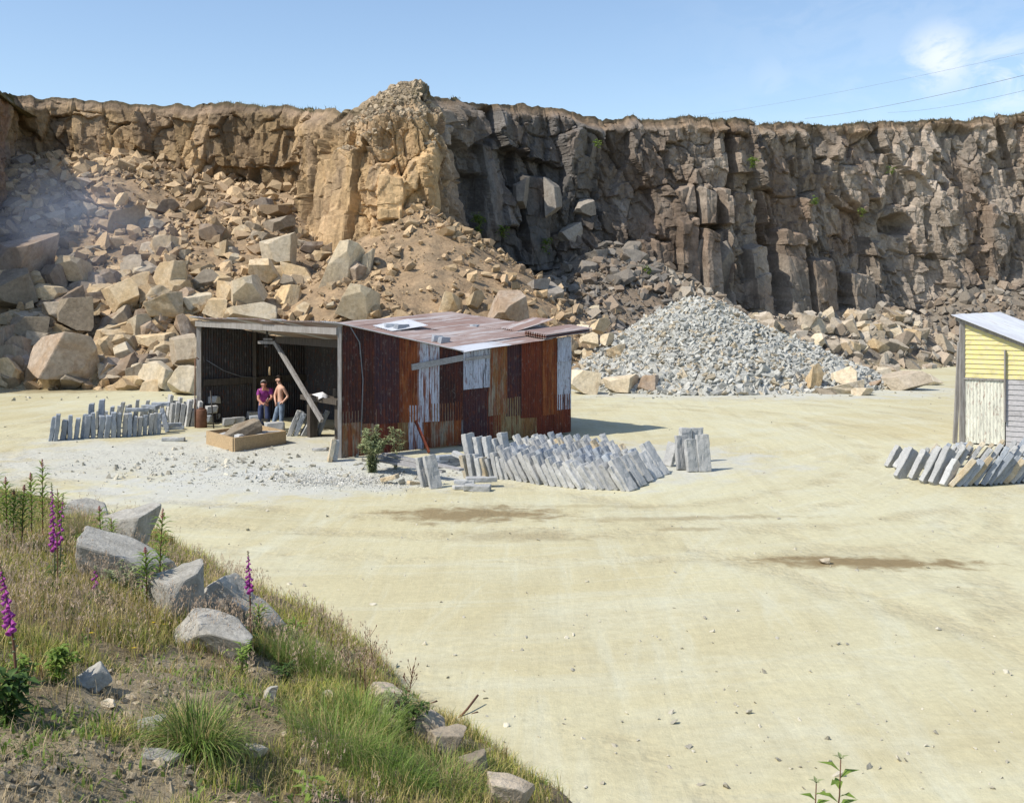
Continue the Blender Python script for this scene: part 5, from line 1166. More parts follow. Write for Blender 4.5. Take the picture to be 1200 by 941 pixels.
    f.v('neck', (.04, -.17, 1.39), (.06, .06), 'collar'); hc = Vector((.03, -.25, 1.50)); add_head(f, f.p[f.ix['neck']], hc, (.2, -.9, -.35))
    f.v('shL', (-.15, -.10, 1.30), .066, 'collar'); f.v('elL', (-.13, -.28, 1.03), .046, 'shL'); f.v('wristL', (.04, -.42, .90), .032, 'elL'); hand(f, 'L', None, (.9, -.25, -.1), (.2, .9, -.2), 1.3)
    f.v('shR', (.21, -.10, 1.30), .066, 'collar'); f.v('elR', (.28, -.22, 1.08), .046, 'shR'); f.v('wristR', (.24, -.40, 1.03), .032, 'elR'); hand(f, 'R', None, (-.5, -.8, -.1), (-.8, .4, -.2), 1.3)
    legs = (('A', -.14, .08, -.12, -.06, -.08, .12, .09), ('B', .04, .10, .10, -.02, .10, .10, .09))
    for nm, x, y, kx, ky, fx, fy, fz in legs:
        f.v('hip' + nm, (x, y, .84), (.10, .10), 'pelvis'); f.v('knee' + nm, (kx, ky, .47), (.065, .065), 'hip' + nm); f.v('ank' + nm, (fx, fy, fz), (.045, .045), 'knee' + nm)
    skin_obj(f, M['skin_old'], 'body', ob)
    t = Fig(); t.v('pelvis', (-.06, .09, .92), (.175, .15)); t.v('belly', (-.02, .02, 1.08), (.18, .15), 'pelvis'); t.v('collar', (.03, -.09, 1.28), (.175, .13), 'belly'); t.v('yoke', (.035, -.14, 1.365), (.085, .075), 'collar')
    for nm, a, b in (('L', (-.15, -.10, 1.31), (-.14, -.22, 1.12)), ('R', (.21, -.10, 1.31), (.265, -.18, 1.14))): t.v('sh' + nm, a, .082, 'collar'); t.v('sl' + nm, b, .070, 'sh' + nm)
    skin_obj(t, M['purple'], 'shirt', ob)
    j = Fig(); j.v('pelvis', (-.06, .10, .90), (.17, .14)); j.v('waist', (-.055, .085, .96), (.17, .14), 'pelvis')
    for nm, x, y, kx, ky, fx, fy, fz in legs: j.v('hip' + nm, (x, y, .82), (.115, .115), 'pelvis'); j.v('knee' + nm, (kx, ky, .47), (.08, .08), 'hip' + nm); j.v('ank' + nm, (fx, fy, .13), (.066, .066), 'knee' + nm)
    skin_obj(j, M['navy'], 'trousers', ob)
    for nm, x, y, kx, ky, fx, fy, fz in legs:
        b = Fig(); b.v('heel', (fx, fy + .03, .05), (.042, .045)); b.v('midf', (fx + .01, fy - .06, .045), (.046, .042), 'heel'); b.v('toe', (fx + .02, fy - .18, .036), (.044, .03), 'midf'); skin_obj(b, M['boot'], 'boot', ob, 'heel')
    head_bits(ob, hc, (.2, -.9, -.35), M['skin'], M['hair_grey'], True)
    tl = empty('stone_pick', (g.x, g.y, 0)); tag(tl, 'long-handled hammer held by the man in the purple shirt', 'hammer')
    MB().tube([(.22, -.50, 1.10), (.10, -.47, .90), (.12, -.52, .45)], .017, 8).build('handle', M['wood'], tl); MB().box((.12, -.52, .42), (.2, .08, .08)).build('hammer_head', M['iron'], tl)
build_people()
# ------------------------------------------------------------------ foreground bank
EDGE = [(60, -30), (20, -1.5), (8, 2.6), (3.4, 5.0), (1.4, 7.2), (.35, 9.1), (-.42, 10.5), (-1.35, 12.3), (-2.05, 13.5), (-3.0, 14.6), (-4.3, 16.4), (-5.6, 18.6), (-8.2, 21.6), (-12.5, 23.5), (-20, 24.5), (-34, 25), (-34, -30)]
def bank_d(x, y):
    """signed distance inside the bank outline"""
    x = np.asarray(x, float); y = np.asarray(y, float); dm = np.full(x.shape, 1e9); ins = np.zeros(x.shape, bool); n = len(EDGE)
    for i in range(n):
        ax, ay = EDGE[i]; bx, by = EDGE[(i + 1) % n]; dx, dy = bx - ax, by - ay
        t = np.clip(((x - ax) * dx + (y - ay) * dy) / (dx * dx + dy * dy), 0, 1)
        if i < n - 3: dm = np.minimum(dm, np.hypot(x - ax - t * dx, y - ay - t * dy))
        ins ^= ((ay > y) != (by > y)) & (x < (bx - ax) * (y - ay) / (by - ay + 1e-12) + ax)
    return np.where(ins, dm, -dm)
def bank_h(x, y):
    d = bank_d(x, y) + .18 * fbm(x * 1.1, y * 1.1, 200, 3)
    h = np.interp(d, [-3, -.2, 0, .25, .9, 2.0, 3.2, 4.5, 6, 9, 16], [-1.2, -.12, .02, .24, .55, .98, 1.38, 1.75, 2.05, 2.4, 2.6])
    far = sstep(y, 13, 18); h = h * (1 - .22 * far)
    h = h + .55 * np.exp(-(x ** 2 + (y + .5) ** 2) / 6) * (d > 0)
    rel = np.clip(h, 0, .4) / .4
    return h + rel * (.13 * fbm(x * .8, y * .8, 210, 3) + .07 * fbm(x * 2.7, y * 2.7, 211, 3))
def bh(x, y): return float(bank_h(np.array([x]), np.array([y]))[0])
def bare(x, y):
    """1 where the bank is stony and bare"""
    px = 600 + F * x / np.maximum(y, .5); z = bank_h(x, y); py = HZ + F * (H - z) / np.maximum(y, .5)
    n = fbm(x * 1.3, y * 1.3, 220, 3) * .55 + fbm(x * 4, y * 4, 221, 2) * .25
    b = np.exp(-(((px - 90) / 150) ** 2 + ((py - 925) / 45) ** 2) * .9) * 1.5
    b = np.maximum(b, np.exp(-(((px - 170) / 90) ** 2 + ((py - 815) / 36) ** 2)) * .9)
    b = np.maximum(b, np.exp(-(((px - 330) / 60) ** 2 + ((py - 790) / 25) ** 2)) * .6)
    b = np.maximum(b, np.exp(-(((px - 480) / 60) ** 2 + ((py - 830) / 40) ** 2)) * .5)
    return np.clip(b + n + .06, 0, 1)
def bray(px, py):
    """point where the sight line through a photo point meets the bank (or the yard)"""
    Z = np.arange(2.5, 30, .02); x = (px - 600) / F * Z; z = H + (HZ - py) * Z / F; h = np.maximum(bank_h(x, Z), 0); i = np.argmax(h >= z)
    return Vector((float(x[i]), float(Z[i]), float(h[i])))
def build_bank():
    xs = np.concatenate([np.arange(-34, -12, .3), np.arange(-12, 5, .055), np.arange(5, 40, .4)]); ys = np.concatenate([np.arange(-25, 3, .3), np.arange(3, 24.5, .06), np.arange(24.5, 27, .3)])
    X, Y = np.meshgrid(xs, ys, indexing='ij'); Z = bank_h(X, Y); b = bare(X, Y)
    Z = Z + .03 * fbm(X * 8, Y * 8, 230, 3) * np.clip(Z, 0, .2) * 5
    soil = np.array((.19, .15, .09)); gr = np.array((.32, .265, .175)); c = soil + (gr - soil) * sstep(b, .25, .75)[..., None]
    c = c * (1 + .35 * fbm(X * 3, Y * 3, 231, 4))[..., None]
    m = NT('bank_soil', .95); p = m.pos(); n = m.noise(p, 14, 6, .75); n2 = m.noise(p, 60, 4, .7); cc = m.n('ShaderNodeCombineColor'); d = m.rampv(n, .25, .75, .6, 1.35, False)
    for i in range(3): m.L(d, cc.inputs[i])
    m.col(m.mix(1.0, m.attr(), cc.outputs[0], 'MULTIPLY')); bb = m.bump(n, .03, .9); m.bump(n2, .008, .8, bb)
    me = mesh_np('bank', np.stack([X, Y, Z], -1).reshape(-1, 3), grid_faces(len(xs), len(ys)), m.m, True, c.reshape(-1, 3)); tag(link('bank', me), kind='structure')
build_bank()

def blades(name, x, y, hgt, wid, col, seed, lean=.35, curl=.6, tip=None, z=None, kind='stuff', segs=3, az=None):
    r = np.random.default_rng(seed); n = len(x); z = bank_h(x, y) - .01 if z is None else z
    a = r.uniform(0, 2 * np.pi, n) if az is None else az; ln = np.abs(r.normal(0, lean, n)) + .05; wa = a + np.pi / 2 + r.uniform(-.6, .6, n)
    Vs = []; tt = np.linspace(0, 1, segs + 1)
    for i, t in enumerate(tt):
        ang = ln * t + curl * ln * t * t * 1.6; cx = hgt * (np.sin(ang) * t) ; cz = hgt * t * np.cos(ang * .8)
        w_ = wid * (1 - t) ** .6 if i < segs else 0 * wid
        for s in ((-1, 1) if i < segs else (0,)):
            Vs.append(np.stack([x + np.cos(a) * cx + s * np.cos(wa) * w_ * .5, y + np.sin(a) * cx + s * np.sin(wa) * w_ * .5, z + cz], -1))
    k = len(Vs); V = np.stack(Vs, 1).reshape(-1, 3); b = (np.arange(n) * k)[:, None]
    q = np.concatenate([b + np.array([[2 * i, 2 * i + 1, 2 * i + 3, 2 * i + 2]]) for i in range(segs - 1)]) if segs > 1 else np.zeros((0, 4), int)
    tr = b + np.array([[k - 3, k - 2, k - 1]])
    C = np.repeat(col[:, None, :], k, 1)
    if tip is not None: C[:, k - 1] = tip; C[:, k - 3:k - 1] = C[:, k - 3:k - 1] * .5 + np.asarray(tip)[:, None, :] * .5 if np.ndim(tip) > 1 else C[:, k - 3:k - 1] * .5 + np.array(tip) * .5
    me = mesh_np(name, V, [q, tr], M['grass'], False, C.reshape(-1, 3)); return me
def build_grass():
    r = np.random.default_rng(12); n = 420000
    # uniform in view-space density falls with distance, positions are real bank points
    y = 4.6 + 14.5 * r.uniform(0, 1, n) ** 1.05; px = r.uniform(-60, 680, n); x = (px - 600) / F * y
    d = bank_d(x, y); b = bare(x, y); clump = fbm(x * 2.2, y * 2.2, 240, 3); k = (d > .05) & (r.uniform(0, 1, n) < np.clip(.52 - b * 1.25 + clump * .95, .012, 1)) 
    x, y, b, d = x[k], y[k], b[k], d[k]; m = len(x)
    z1 = fbm(x * .9, y * .9, 241, 3); z2 = fbm(x * 1.6, y * 1.6, 242, 3)
    green = np.array((.19, .24, .05)); lime = np.array((.42, .43, .09)); straw = np.array((.58, .47, .20)); red = np.array((.42, .25, .12)); dk = np.array((.06, .09, .02))
    t = r.uniform(0, 1, m); c = np.where((t < .33)[:, None], green, np.where((t < .62)[:, None], lime, straw))
    dry = sstep(z1, -.25, .35); c = np.where((r.uniform(0, 1, m) < dry * .62)[:, None], straw * r.uniform(.7, 1.1, (m, 1)), c); c = np.where((r.uniform(0, 1, m) < sstep(z2, .1, .6) * .30)[:, None], red, c)
    pxx = 600 + F * x / y; lush = np.exp(-((pxx - 380) / 90) ** 2) * (y > 9); c = np.where((r.uniform(0, 1, m) < lush * .55)[:, None], lime, c)
    c = np.where((r.uniform(0, 1, m) < .1)[:, None], dk, c) * r.uniform(.75, 1.25, (m, 1))
    h = (.06 + .14 * r.uniform(0, 1, m) ** 1.6) * (1 + .8 * np.clip(fbm(x * .7, y * .7, 243, 2), 0, 1)) * (1 - .5 * b); w_ = r.uniform(.004, .008, m) * (.6 + y / 18)
    print('grass blades', m)
    tag(link('grass', blades('grass', x, y, h, w_, c, 13)), kind='stuff')
    # tall flowering stalks with pinkish heads
    n = 60000; y = 5.5 + 13 * r.uniform(0, 1, n); px = r.uniform(-40, 460, n); x = (px - 600) / F * y; d = bank_d(x, y); b = bare(x, y); cl = fbm(x * .8, y * .8, 250, 3)
    k = (d > .3) & (r.uniform(0, 1, n) < np.clip(.03 - b * .2 + cl * .28, 0, .25)); x, y = x[k], y[k]; m = len(x)
    pinkc = np.array((.55, .42, .30)); h = r.uniform(.22, .42, m); straw2 = np.array((.36, .27, .13))
    V = blades('seed_grass', x, y, h, np.full(m, .0038) * (.6 + y / 14), np.tile(straw2, (m, 1)) * r.uniform(.7, 1.2, (m, 1)), 14, lean=.18, curl=.4, tip=np.tile(pinkc, (m, 1)))
    o = link('seed_grass', V); tag(o, kind='stuff')
    # feathery heads as their own small blades, same object
    a = r.uniform(0, 6.28, m * 6); 
    hx = np.repeat(x, 6) + .012 * np.cos(a); hy = np.repeat(y, 6) + .012 * np.sin(a); hz = np.repeat(bank_h(x, y) + h * r.uniform(.82, .95, m), 6) + r.uniform(-.05, .03, m * 6)
    me2 = blades('heads', hx, hy, r.uniform(.02, .045, m * 6), np.full(m * 6, .007), np.tile(pinkc, (m * 6, 1)) * r.uniform(.7, 1.25, (m * 6, 1)), 15, lean=.6, z=hz, segs=2)
    bm = bmesh.new(); bm.from_mesh(V); bm.from_mesh(me2); bm.to_mesh(V); bm.free(); bpy.data.meshes.remove(me2)
    # broad ground leaves
    n = 42000; y = 5.2 + 10 * r.uniform(0, 1, n); px = r.uniform(-40, 640, n); x = (px - 600) / F * y; d = bank_d(x, y); b = bare(x, y); cl = fbm(x * 1.5, y * 1.5, 260, 3); k = (d > .1) & (r.uniform(0, 1, n) < np.clip(.15 - b * .25 + cl * .9, 0, .8)); x, y = x[k], y[k]; m = len(x)
    tag(link('ground_leaves', blades('ground_leaves', x, y, r.uniform(.04, .11, m), r.uniform(.014, .03, m), np.where(r.uniform(0, 1, (m, 1)) < .5, np.array((.13, .22, .035)), np.array((.22, .30, .07))) * r.uniform(.7, 1.2, (m, 1)), 16, lean=.9, segs=2)), kind='stuff')
    n = 46000; y = 4.7 + 11 * r.uniform(0, 1, n); px = r.uniform(-40, 660, n); x = (px - 600) / F * y; d = bank_d(x, y); b = bare(x, y); k = (d > .02) & (r.uniform(0, 1, n) < .25 + .4 * b); x, y = x[k], y[k]; m = len(x)
    tag(link('dead_grass', blades('dead_grass', x, y, r.uniform(.06, .2, m), r.uniform(.003, .006, m), np.array((.50, .40, .24)) * r.uniform(.5, 1.2, (m, 1)), 19, lean=1.3, curl=.5)), kind='stuff')
    # litter and grit on the bank
    n = 30000; y = 4.8 + 12 * r.uniform(0, 1, n); px = r.uniform(-40, 660, n); x = (px - 600) / F * y; d = bank_d(x, y); b = bare(x, y); k = (d > -.3) & (r.uniform(0, 1, n) < np.where(d < .5, .5, b * .75)); x, y = x[k], y[k]; m = len(x)
    s = .010 + .055 * r.uniform(0, 1, m) ** 5; c = np.array((.33, .28, .20)) * r.uniform(.6, 1.3, (m, 1))
    scatter('bank_gravel', np.stack([x, y, np.maximum(bank_h(x, y), 0) + s * .1], -1), s, c, M['chips'], flat=(1.3, 1, .6), seed=31)
build_grass()

# bank boulders
BF = [block_mesh(500 + i, 6, .10, 5, .09, .25) for i in range(5)]
def fgb(px, py, wpx, hpx, label, i=0, rot=(0, 0, 0), dep=1.0, push=0.0, z=None, mat='fg'):
    if mat == 'fg' and px > 400: mat = 'grey'
    g = bray(px, py + hpx * .45); Z = g.y + push; c = at(px, py, Z); s = Z / F; V, Fq = BF[i % 5]
    o = link('boulder', mesh_np('boulder', V, Fq, M[mat], False)); o.location = c; o.scale = (wpx * s * .53, (wpx + hpx) * .5 * s * .53 * dep, hpx * s * .53); o.rotation_euler = rot
    return tag(o, label, 'boulder', 'grey boulders along the bank edge')
fgb(104, 602, 52, 32, 'rounded grey boulder farthest along the bank edge behind the grass tuft', 1, (0, .1, .2), 1.0, .8)
fgb(150, 624, 66, 56, 'square grey boulder with shaded right face on the bank edge', 0, (.05, .0, .1), 1.0, .5)
fgb(148, 664, 112, 50, 'long pale grey boulder half sunk in the grass below the square one', 2, (.15, .28, .2), .8)
fgb(208, 692, 66, 66, 'big hollow-fronted boulder with a black shaded side at mid bank', 3, (.2, .25, .5), 1.0)
fgb(252, 738, 96, 42, 'flat-faced grey rock slab beside the short foxglove', 4, (.35, .3, -.1), .8)
fgb(268, 706, 62, 58, 'rough pitted rock behind the flat-faced slab', 1, (.2, .5, .3), 1.0, .3)
fgb(300, 728, 70, 36, 'brown-grey rock sloping to the yard right of the pitted one', 2, (.1, .5, .1), 1.0, .2)
fgb(106, 796, 46, 24, 'small jagged grey rock alone in the bare patch', 3, (.2, -.2, .6), .9)
fgb(176, 852, 32, 22, 'small dark rock under the grass tussock', 0, (0, .1, .3), 1)
fgb(190, 888, 44, 12, 'thin flat stone lying on the bare soil', 2, (.1, .1, .2), 1)
fgb(128, 824, 16, 10, 'white pebble-like stone in the bare patch', 1, mat='pale')
fgb(316, 812, 16, 22, 'upright dark stone chip in the dry grass', 4, (0, .1, .2))
fgb(385, 815, 16, 12, 'pale stone chip near the bushy heather', 1, mat='pale')
fgb(300, 880, 26, 12, 'pale stone in the grass near the bottom', 2, mat='pale')
fgb(524, 868, 44, 30, 'block at the bank toe with a tan shaded end', 0, (.1, .2, .4), .8)
fgb(505, 852, 40, 34, 'rough grey clod of rock above the toe block', 1, (.2, .3, .1), .9)
fgb(556, 893, 34, 26, 'grey rock at the bank toe between block and lowest rock', 3, (.1, .2, .3), .9)
fgb(600, 928, 56, 30, 'pale flat rock at the very foot of the bank', 2, (.1, .15, .2), .8)
fgb(450, 810, 40, 24, 'weathered rock under the dead stems', 4, (.2, .3, 0), .9)

# sticks on the yard
def stick(pts, r, label, group='sticks by the bank toe'):
    q = [gp(px, py) + Vector((0, 0, z)) for px, py, z in pts]; o = MB().tube(q, r, 6).build('stick', M['stem']); tag(o, label, 'stick', group)
stick([(533, 850, .03), (548, 842, .10), (560, 833, .16)], .012, 'upper of two crossed dry sticks pointing at the yard')
stick([(541, 846, .03), (560, 841, .05)], .018, 'lower thicker stick of the crossed pair')
stick([(545, 872, .04), (570, 885, .03), (598, 898, .03)], .012, 'longest thin stick along the bank toe')
stick([(598, 901, .03), (612, 902, .03), (621, 906, .03)], .022, 'short dark stick at the end of the long one')
stick([(500, 830, .03), (512, 826, .04)], .012, 'tiny stick highest up near the bank edge')

# ------------------------------------------------------------------ flowering plants
def foxglove(px, py, hpx, bells, label, lean=0.0, b0=.45, grp=True, dark=False):
    g = bray(px, py); hh = hpx * g.y / F; ob = empty('foxglove', g); tag(ob, label, 'foxglove', 'foxgloves on the bank')
    P = lambda t: Vector((lean * hh * t * t, 0, hh * t)); n = 9
    MB().tube([P(i / n) for i in range(n + 1)], [.009 * (1 - .75 * i / n) + .002 for i in range(n + 1)], 6).build('stem', M['stem'] if dark else M['stem_green'], ob)
    fl = MB(); k = 0
    for i in range(bells):
        t = b0 + (1 - b0) * .9 * i / bells; sz = 1.15 - .75 * i / bells; a = -1.6 + (1.2 * math.sin(i * 2.4)); d = Vector((math.cos(a), math.sin(a), -.75)).normalized(); p0 = P(t)
        L = .047 * sz; q = [p0, p0 + d * L * .35, p0 + d * L * .8, p0 + d * L]; fl.tube(q, [.005 * sz, .011 * sz, .013 * sz, .018 * sz], 8, False)
    fl.build('flowers', M['bell'], ob)
    bd = MB()
    for i in range(10):
        t = .90 + .1 * i / 10; a = i * 2.4; p0 = P(t); d = Vector((math.cos(a), math.sin(a), .1)); bd.tube([p0, p0 + d * .014], [.005, .003], 5)
    for i in range(8):
        t = b0 * (.6 + .4 * i / 8); a = i * 2.4; p0 = P(t); d = Vector((math.cos(a), math.sin(a), .3)).normalized(); bd.tube([p0, p0 + d * .016, p0 + d * .028], [.004, .008, .002], 5)
    bd.build('buds', M['leaf_grey'], ob)
    lf = MB()
    for i in range(9):
        a = i * 2.4 + U(-.3, .3); el = U(.1, .8); d = Vector((math.cos(a), math.sin(a), el)); lf.leaf(P(.03 * i), d, U(.12, .2) * (1 - .05 * i), U(.05, .07) * (1 - .06 * i), bend=.35)
    lf.build('leaves', M['leaf_dark'], ob); return ob
foxglove(64, 690, 124, 26, 'tallest foxglove with magenta bells standing against the yard', -.03, .40)
foxglove(70, 678, 100, 10, 'second magenta foxglove crossing the tallest one', .04, .45)
foxglove(20, 832, 172, 22, 'nearest foxglove at the left edge with big magenta bells', -.12, .56, dark=True)
foxglove(294, 762, 116, 18, 'lone slender foxglove with reddish stem at the bank edge', -.03, .62, dark=True)
foxglove(112, 705, 42, 5, 'short pink foxglove low in the grass', 0, .5)
def willowherb(px, py, hpx, label, dens=1.0, bud=True, spread=.10):
    g = bray(px, py); hh = hpx * g.y / F; ob = empty('willowherb', g); tag(ob, label, 'willowherb', 'willowherb stems on the bank'); lx = U(-.05, .05)
    P = lambda t: Vector((lx * t * t * hh, 0, hh * t)); n = 8
    MB().tube([P(i / n) for i in range(n + 1)], [.007 * (1 - .7 * i / n) + .0015 for i in range(n + 1)], 6).build('stem', M['stem'], ob)
    lf = MB(); N = int(64 * dens)
    for i in range(N):
        t = .12 + .78 * i / N; a = i * 2.4; s = math.sin(math.pi * min(1, (1.08 - t) * 1.1)) ** .5; d = Vector((math.cos(a), math.sin(a), U(.2, .8))); lf.leaf(P(t), d, spread * (.65 + .9 * s) * U(.7, 1.2), .03 * (.5 + s * .6), bend=.2)
    lf.build('leaves', M['leaf'], ob)
    if bud:
        bd = MB()
        for i in range(16):
            t = .88 + .12 * i / 16; a = i * 2.4; p0 = P(t); d = Vector((math.cos(a), math.sin(a), .8)).normalized(); bd.tube([p0, p0 + d * .025 * (1.3 - i / 16)], [.003, .0045], 5)
        bd.build('buds', M['bud'], ob)
    return ob
willowherb(187, 708, 112, 'tallest willowherb with pink tip before the pale boulder', 1.2)
willowherb(172, 712, 70, 'short willowherb left of the tallest one by the pale boulder')
willowherb(50, 630, 92, 'willowherb rising highest left of the foxgloves', 1.1)
willowherb(37, 632, 78, 'willowherb just left of the highest one')
willowherb(26, 640, 72, 'willowherb with a reddish tip left of a pair')
willowherb(8, 645, 86, 'leafy willowherb cut by the left edge', 1.2)
willowherb(16, 640, 66, 'lower willowherb beside the one at the left edge')
willowherb(-4, 640, 90, 'willowherb mostly outside the left edge')
willowherb(70, 645, 72, 'willowherb behind the tallest foxglove', 1.0, False)
willowherb(118, 655, 62, 'small willowherb in front of the square boulder', .6)
willowherb(131, 645, 38, 'tiny willowherb right beside the square boulder', .6, False)
willowherb(303, 752, 44, 'small leafy stem at the foot of the lone foxglove', .8, False)
willowherb(347, 765, 40, 'leafy sprig on the grassy knoll edge', .5, False)
def leafy(px, py, wpx, hpx, n, lw, label, mat='leaf', name='leafy_plant', cat='plant', group='leafy plants on the bank', g=None, stems=6, L=.08):
    g = bray(px, py) if g is None else g; W = wpx * g.y / F; Hh = hpx * g.y / F; ob = empty(name, g); tag(ob, label, cat, group); st = MB(); lf = MB(); tips = []
    for i in range(stems):
        a = U(0, 6.28); r = U(.1, 1) * W * .5; tip = Vector((math.cos(a) * r, math.sin(a) * r, Hh * U(.6, 1))); m = tip * .5 + Vector((0, 0, Hh * .12)); st.tube([(0, 0, 0), m, tip], [.006, .004, .002], 5); tips.append((m, tip))
    for i in range(n):
        m, tip = tips[i % stems]; t = U(0, 1); p = (Vector((0, 0, 0)).lerp(m, t * 2) if t < .35 else m.lerp(tip, min(1, (t - .35) * 1.6))); a = U(0, 6.28); lf.leaf(p + Vector((U(-1, 1), U(-1, 1), U(-1, 1))) * L * .3, (math.cos(a), math.sin(a), U(-.1, .9)), L * U(.6, 1.2), lw * U(.7, 1.2))
    st.build('stems', M['stem_green'], ob); lf.build('leaves', M[mat], ob); return ob
leafy(150, 700, 70, 40, 260, .025, 'spreading pale leafy clump left of the tallest willowherb', 'leaf_grey')
leafy(105, 665, 46, 42, 150, .022, 'bright leafy clump below the grass tuft', 'leaf')
leafy(66, 800, 60, 42, 240, .03, 'green leafy cushion in the middle of the left bank', 'leaf')
leafy(8, 850, 50, 60, 120, .05, 'big-leaved green rosette at the lower left edge', 'leaf_dark', L=.14)
leafy(283, 795, 34, 40, 60, .03, 'light green sprig in front of the flat-faced slab', 'leaf', L=.1)
leafy(335, 800, 44, 22, 140, .02, 'dark green low plant under the grassy knoll', 'leaf_dark')
leafy(478, 862, 60, 46, 240, .022, 'dark heathery bush at the bank edge under the dead stems', 'leaf_dark')
leafy(460, 842, 60, 36, 160, .018, 'brown-green heather clump above the dark bush', 'leaf_grey')
leafy(372, 940, 26, 30, 18, .05, 'bright broad-leaved seedling at the bottom edge', 'leaf', L=.13, stems=3)
leafy(22, 800, 40, 30, 100, .03, 'leafy clump right behind the nearest foxglove', 'leaf')
def tussock(px, py, hpx, n, label, cols, lean=.75, wid=.006, rad=.10):
    g = bray(px, py); hh = hpx * g.y / F; r = np.random.default_rng(int(px)); a = r.uniform(0, 6.28, n); q = rad * np.sqrt(r.uniform(0, 1, n)); x = g.x + q * np.cos(a); y = g.y + q * np.sin(a)
    c = np.array(cols)[r.integers(0, len(cols), n)] * r.uniform(.7, 1.25, (n, 1)); me = blades('grass_tussock', x, y, hh * r.uniform(.6, 1.25, n), np.full(n, wid), c, int(px) + 1, lean=lean, curl=.9, az=a + r.normal(0, .5, n), segs=5)
    tag(link('grass_tussock', me), label, 'grass tussock', 'grass tussocks on the bank')
G_, L_, S_, D_ = (.14, .23, .04), (.27, .36, .09), (.42, .34, .16), (.06, .10, .02)
tussock(232, 885, 66, 900, 'big arching green tussock at the bottom of the bank', [G_, L_, L_, D_, S_], .8, .007, .17)
tussock(98, 640, 44, 500, 'pale dry tuft in front of the round boulder', [S_, S_, L_, (.40, .30, .2)], .45, .004, .14)
tussock(272, 712, 26, 260, 'small grass tuft above the pitted rock', [L_, S_, G_], .5, .004, .08)
for k, (px, py, hp_) in enumerate(((330, 775, 34), (352, 785, 36), (375, 795, 34), (345, 765, 26), (365, 778, 30))):
    tussock(px, py, hp_, 520, ['yellow-green tuft at the left of the grassy knoll', 'thick lime tuft in the middle of the grassy knoll', 'lime tuft at the right of the grassy knoll', 'top tuft on the grassy knoll', 'rear lime tuft on the grassy knoll'][k], [L_, (.30, .40, .10), G_, S_], .4, .005, .22)
tussock(425, 850, 44, 700, 'upright lime grass tuft below the dead stems', [L_, G_, (.3, .38, .1)], .35, .005, .3)
tussock(395, 880, 46, 700, 'wide green tuft in the lower bank grass', [L_, G_, S_], .4, .005, .35)
tussock(520, 915, 36, 600, 'green tuft just above the bank toe', [L_, G_, S_], .5, .005, .3)
tussock(450, 905, 40, 600, 'green tuft left of the one at the toe', [L_, G_, G_], .5, .005, .3)
# dead stems
def deadstem(px, py, hpx, label, lean=0.0, br=4, mat='stem'):
    g = bray(px, py); hh = hpx * g.y / F; mb = MB(); P = lambda t: Vector((lean * hh * t, .02 * math.sin(t * 7), hh * t)); mb.tube([P(i / 5) for i in range(6)], [.007, .006, .005, .004, .003, .002], 5)
    for i in range(br):
        t = .45 + .5 * i / br; a = U(0, 6.28); mb.tube([P(t), P(t) + Vector((math.cos(a) * .06, math.sin(a) * .06, .09))], [.0025, .0015], 4); mb.tube([P(t) + Vector((math.cos(a) * .06, math.sin(a) * .06, .09)), P(t) + Vector((math.cos(a) * .065, math.sin(a) * .065, .11))], [.005, .004], 5)
    o = mb.build('dead_stem', M[mat]); o.location = g; tag(o, label, 'dead stem', 'dead stems at the bank edge')
deadstem(440, 800, 62, 'tallest bare dead stem at the bank edge', -.12, 6)
deadstem(405, 792, 46, 'bent dead stem leaning left beyond the knoll', -.45, 4)
deadstem(422, 800, 40, 'thin dead stem between two taller ones', 0, 3)
deadstem(430, 842, 72, 'thick dark dead stem rising from the heather', -.05, 3)
deadstem(412, 808, 42, 'short dead twig left of the thick one', -.1, 3)
deadstem(478, 830, 46, 'feathery orange seed stem right of the dead stems', .12, 14)
deadstem(462, 850, 50, 'greyish dead twig leaning right in the heather', .35, 4)
deadstem(66, 700, 118, 'dry brown stalk beside the tallest foxglove', .02, 3)
for k, (px, py) in enumerate(((107, 746), (193, 736), (180, 733), (218, 748), (208, 744), (157, 764), (32, 812), (26, 842))):
    g = bray(px, py + 6); ob = empty('yellow_flower', g); tag(ob, ['yellow flower alone above the green cushion', 'brightest yellow flower under the dark-sided boulder', 'yellow flower left of the brightest one', 'yellow flower farthest right on the bank', 'yellow flower between right ones', 'yellow flower above the bare patch', 'yellow flower right of the nearest foxglove base', 'yellow flower lowest at the left edge'][k], 'flower', 'yellow flowers on the bank')
    MB().tube([(0, 0, -.03), (0, 0, .07)], .002, 4).build('stem', M['stem_green'], ob); fl = MB()
    for i in range(9): a = i * .7; fl.leaf((0, 0, .07), (math.cos(a), math.sin(a), .25), .022, .011, bend=.05)
    fl.build('petals', M['yellow_petal'], ob)
# bush at the shed corner
g = gp(434, 556); leafy(0, 0, 74, 52, 1700, .055, 'grey-green willow bush growing at the rusty corner', 'leaf_grey', 'bush', 'bush', None, g + Vector((0, .3, 0)), 16, .13)
g = gp(462, 552); leafy(0, 0, 34, 50, 200, .05, 'smaller leafy shoot right of the willow bush', 'leaf_grey', 'bush', 'bush', None, g + Vector((0, .4, 0)), 6, .13)
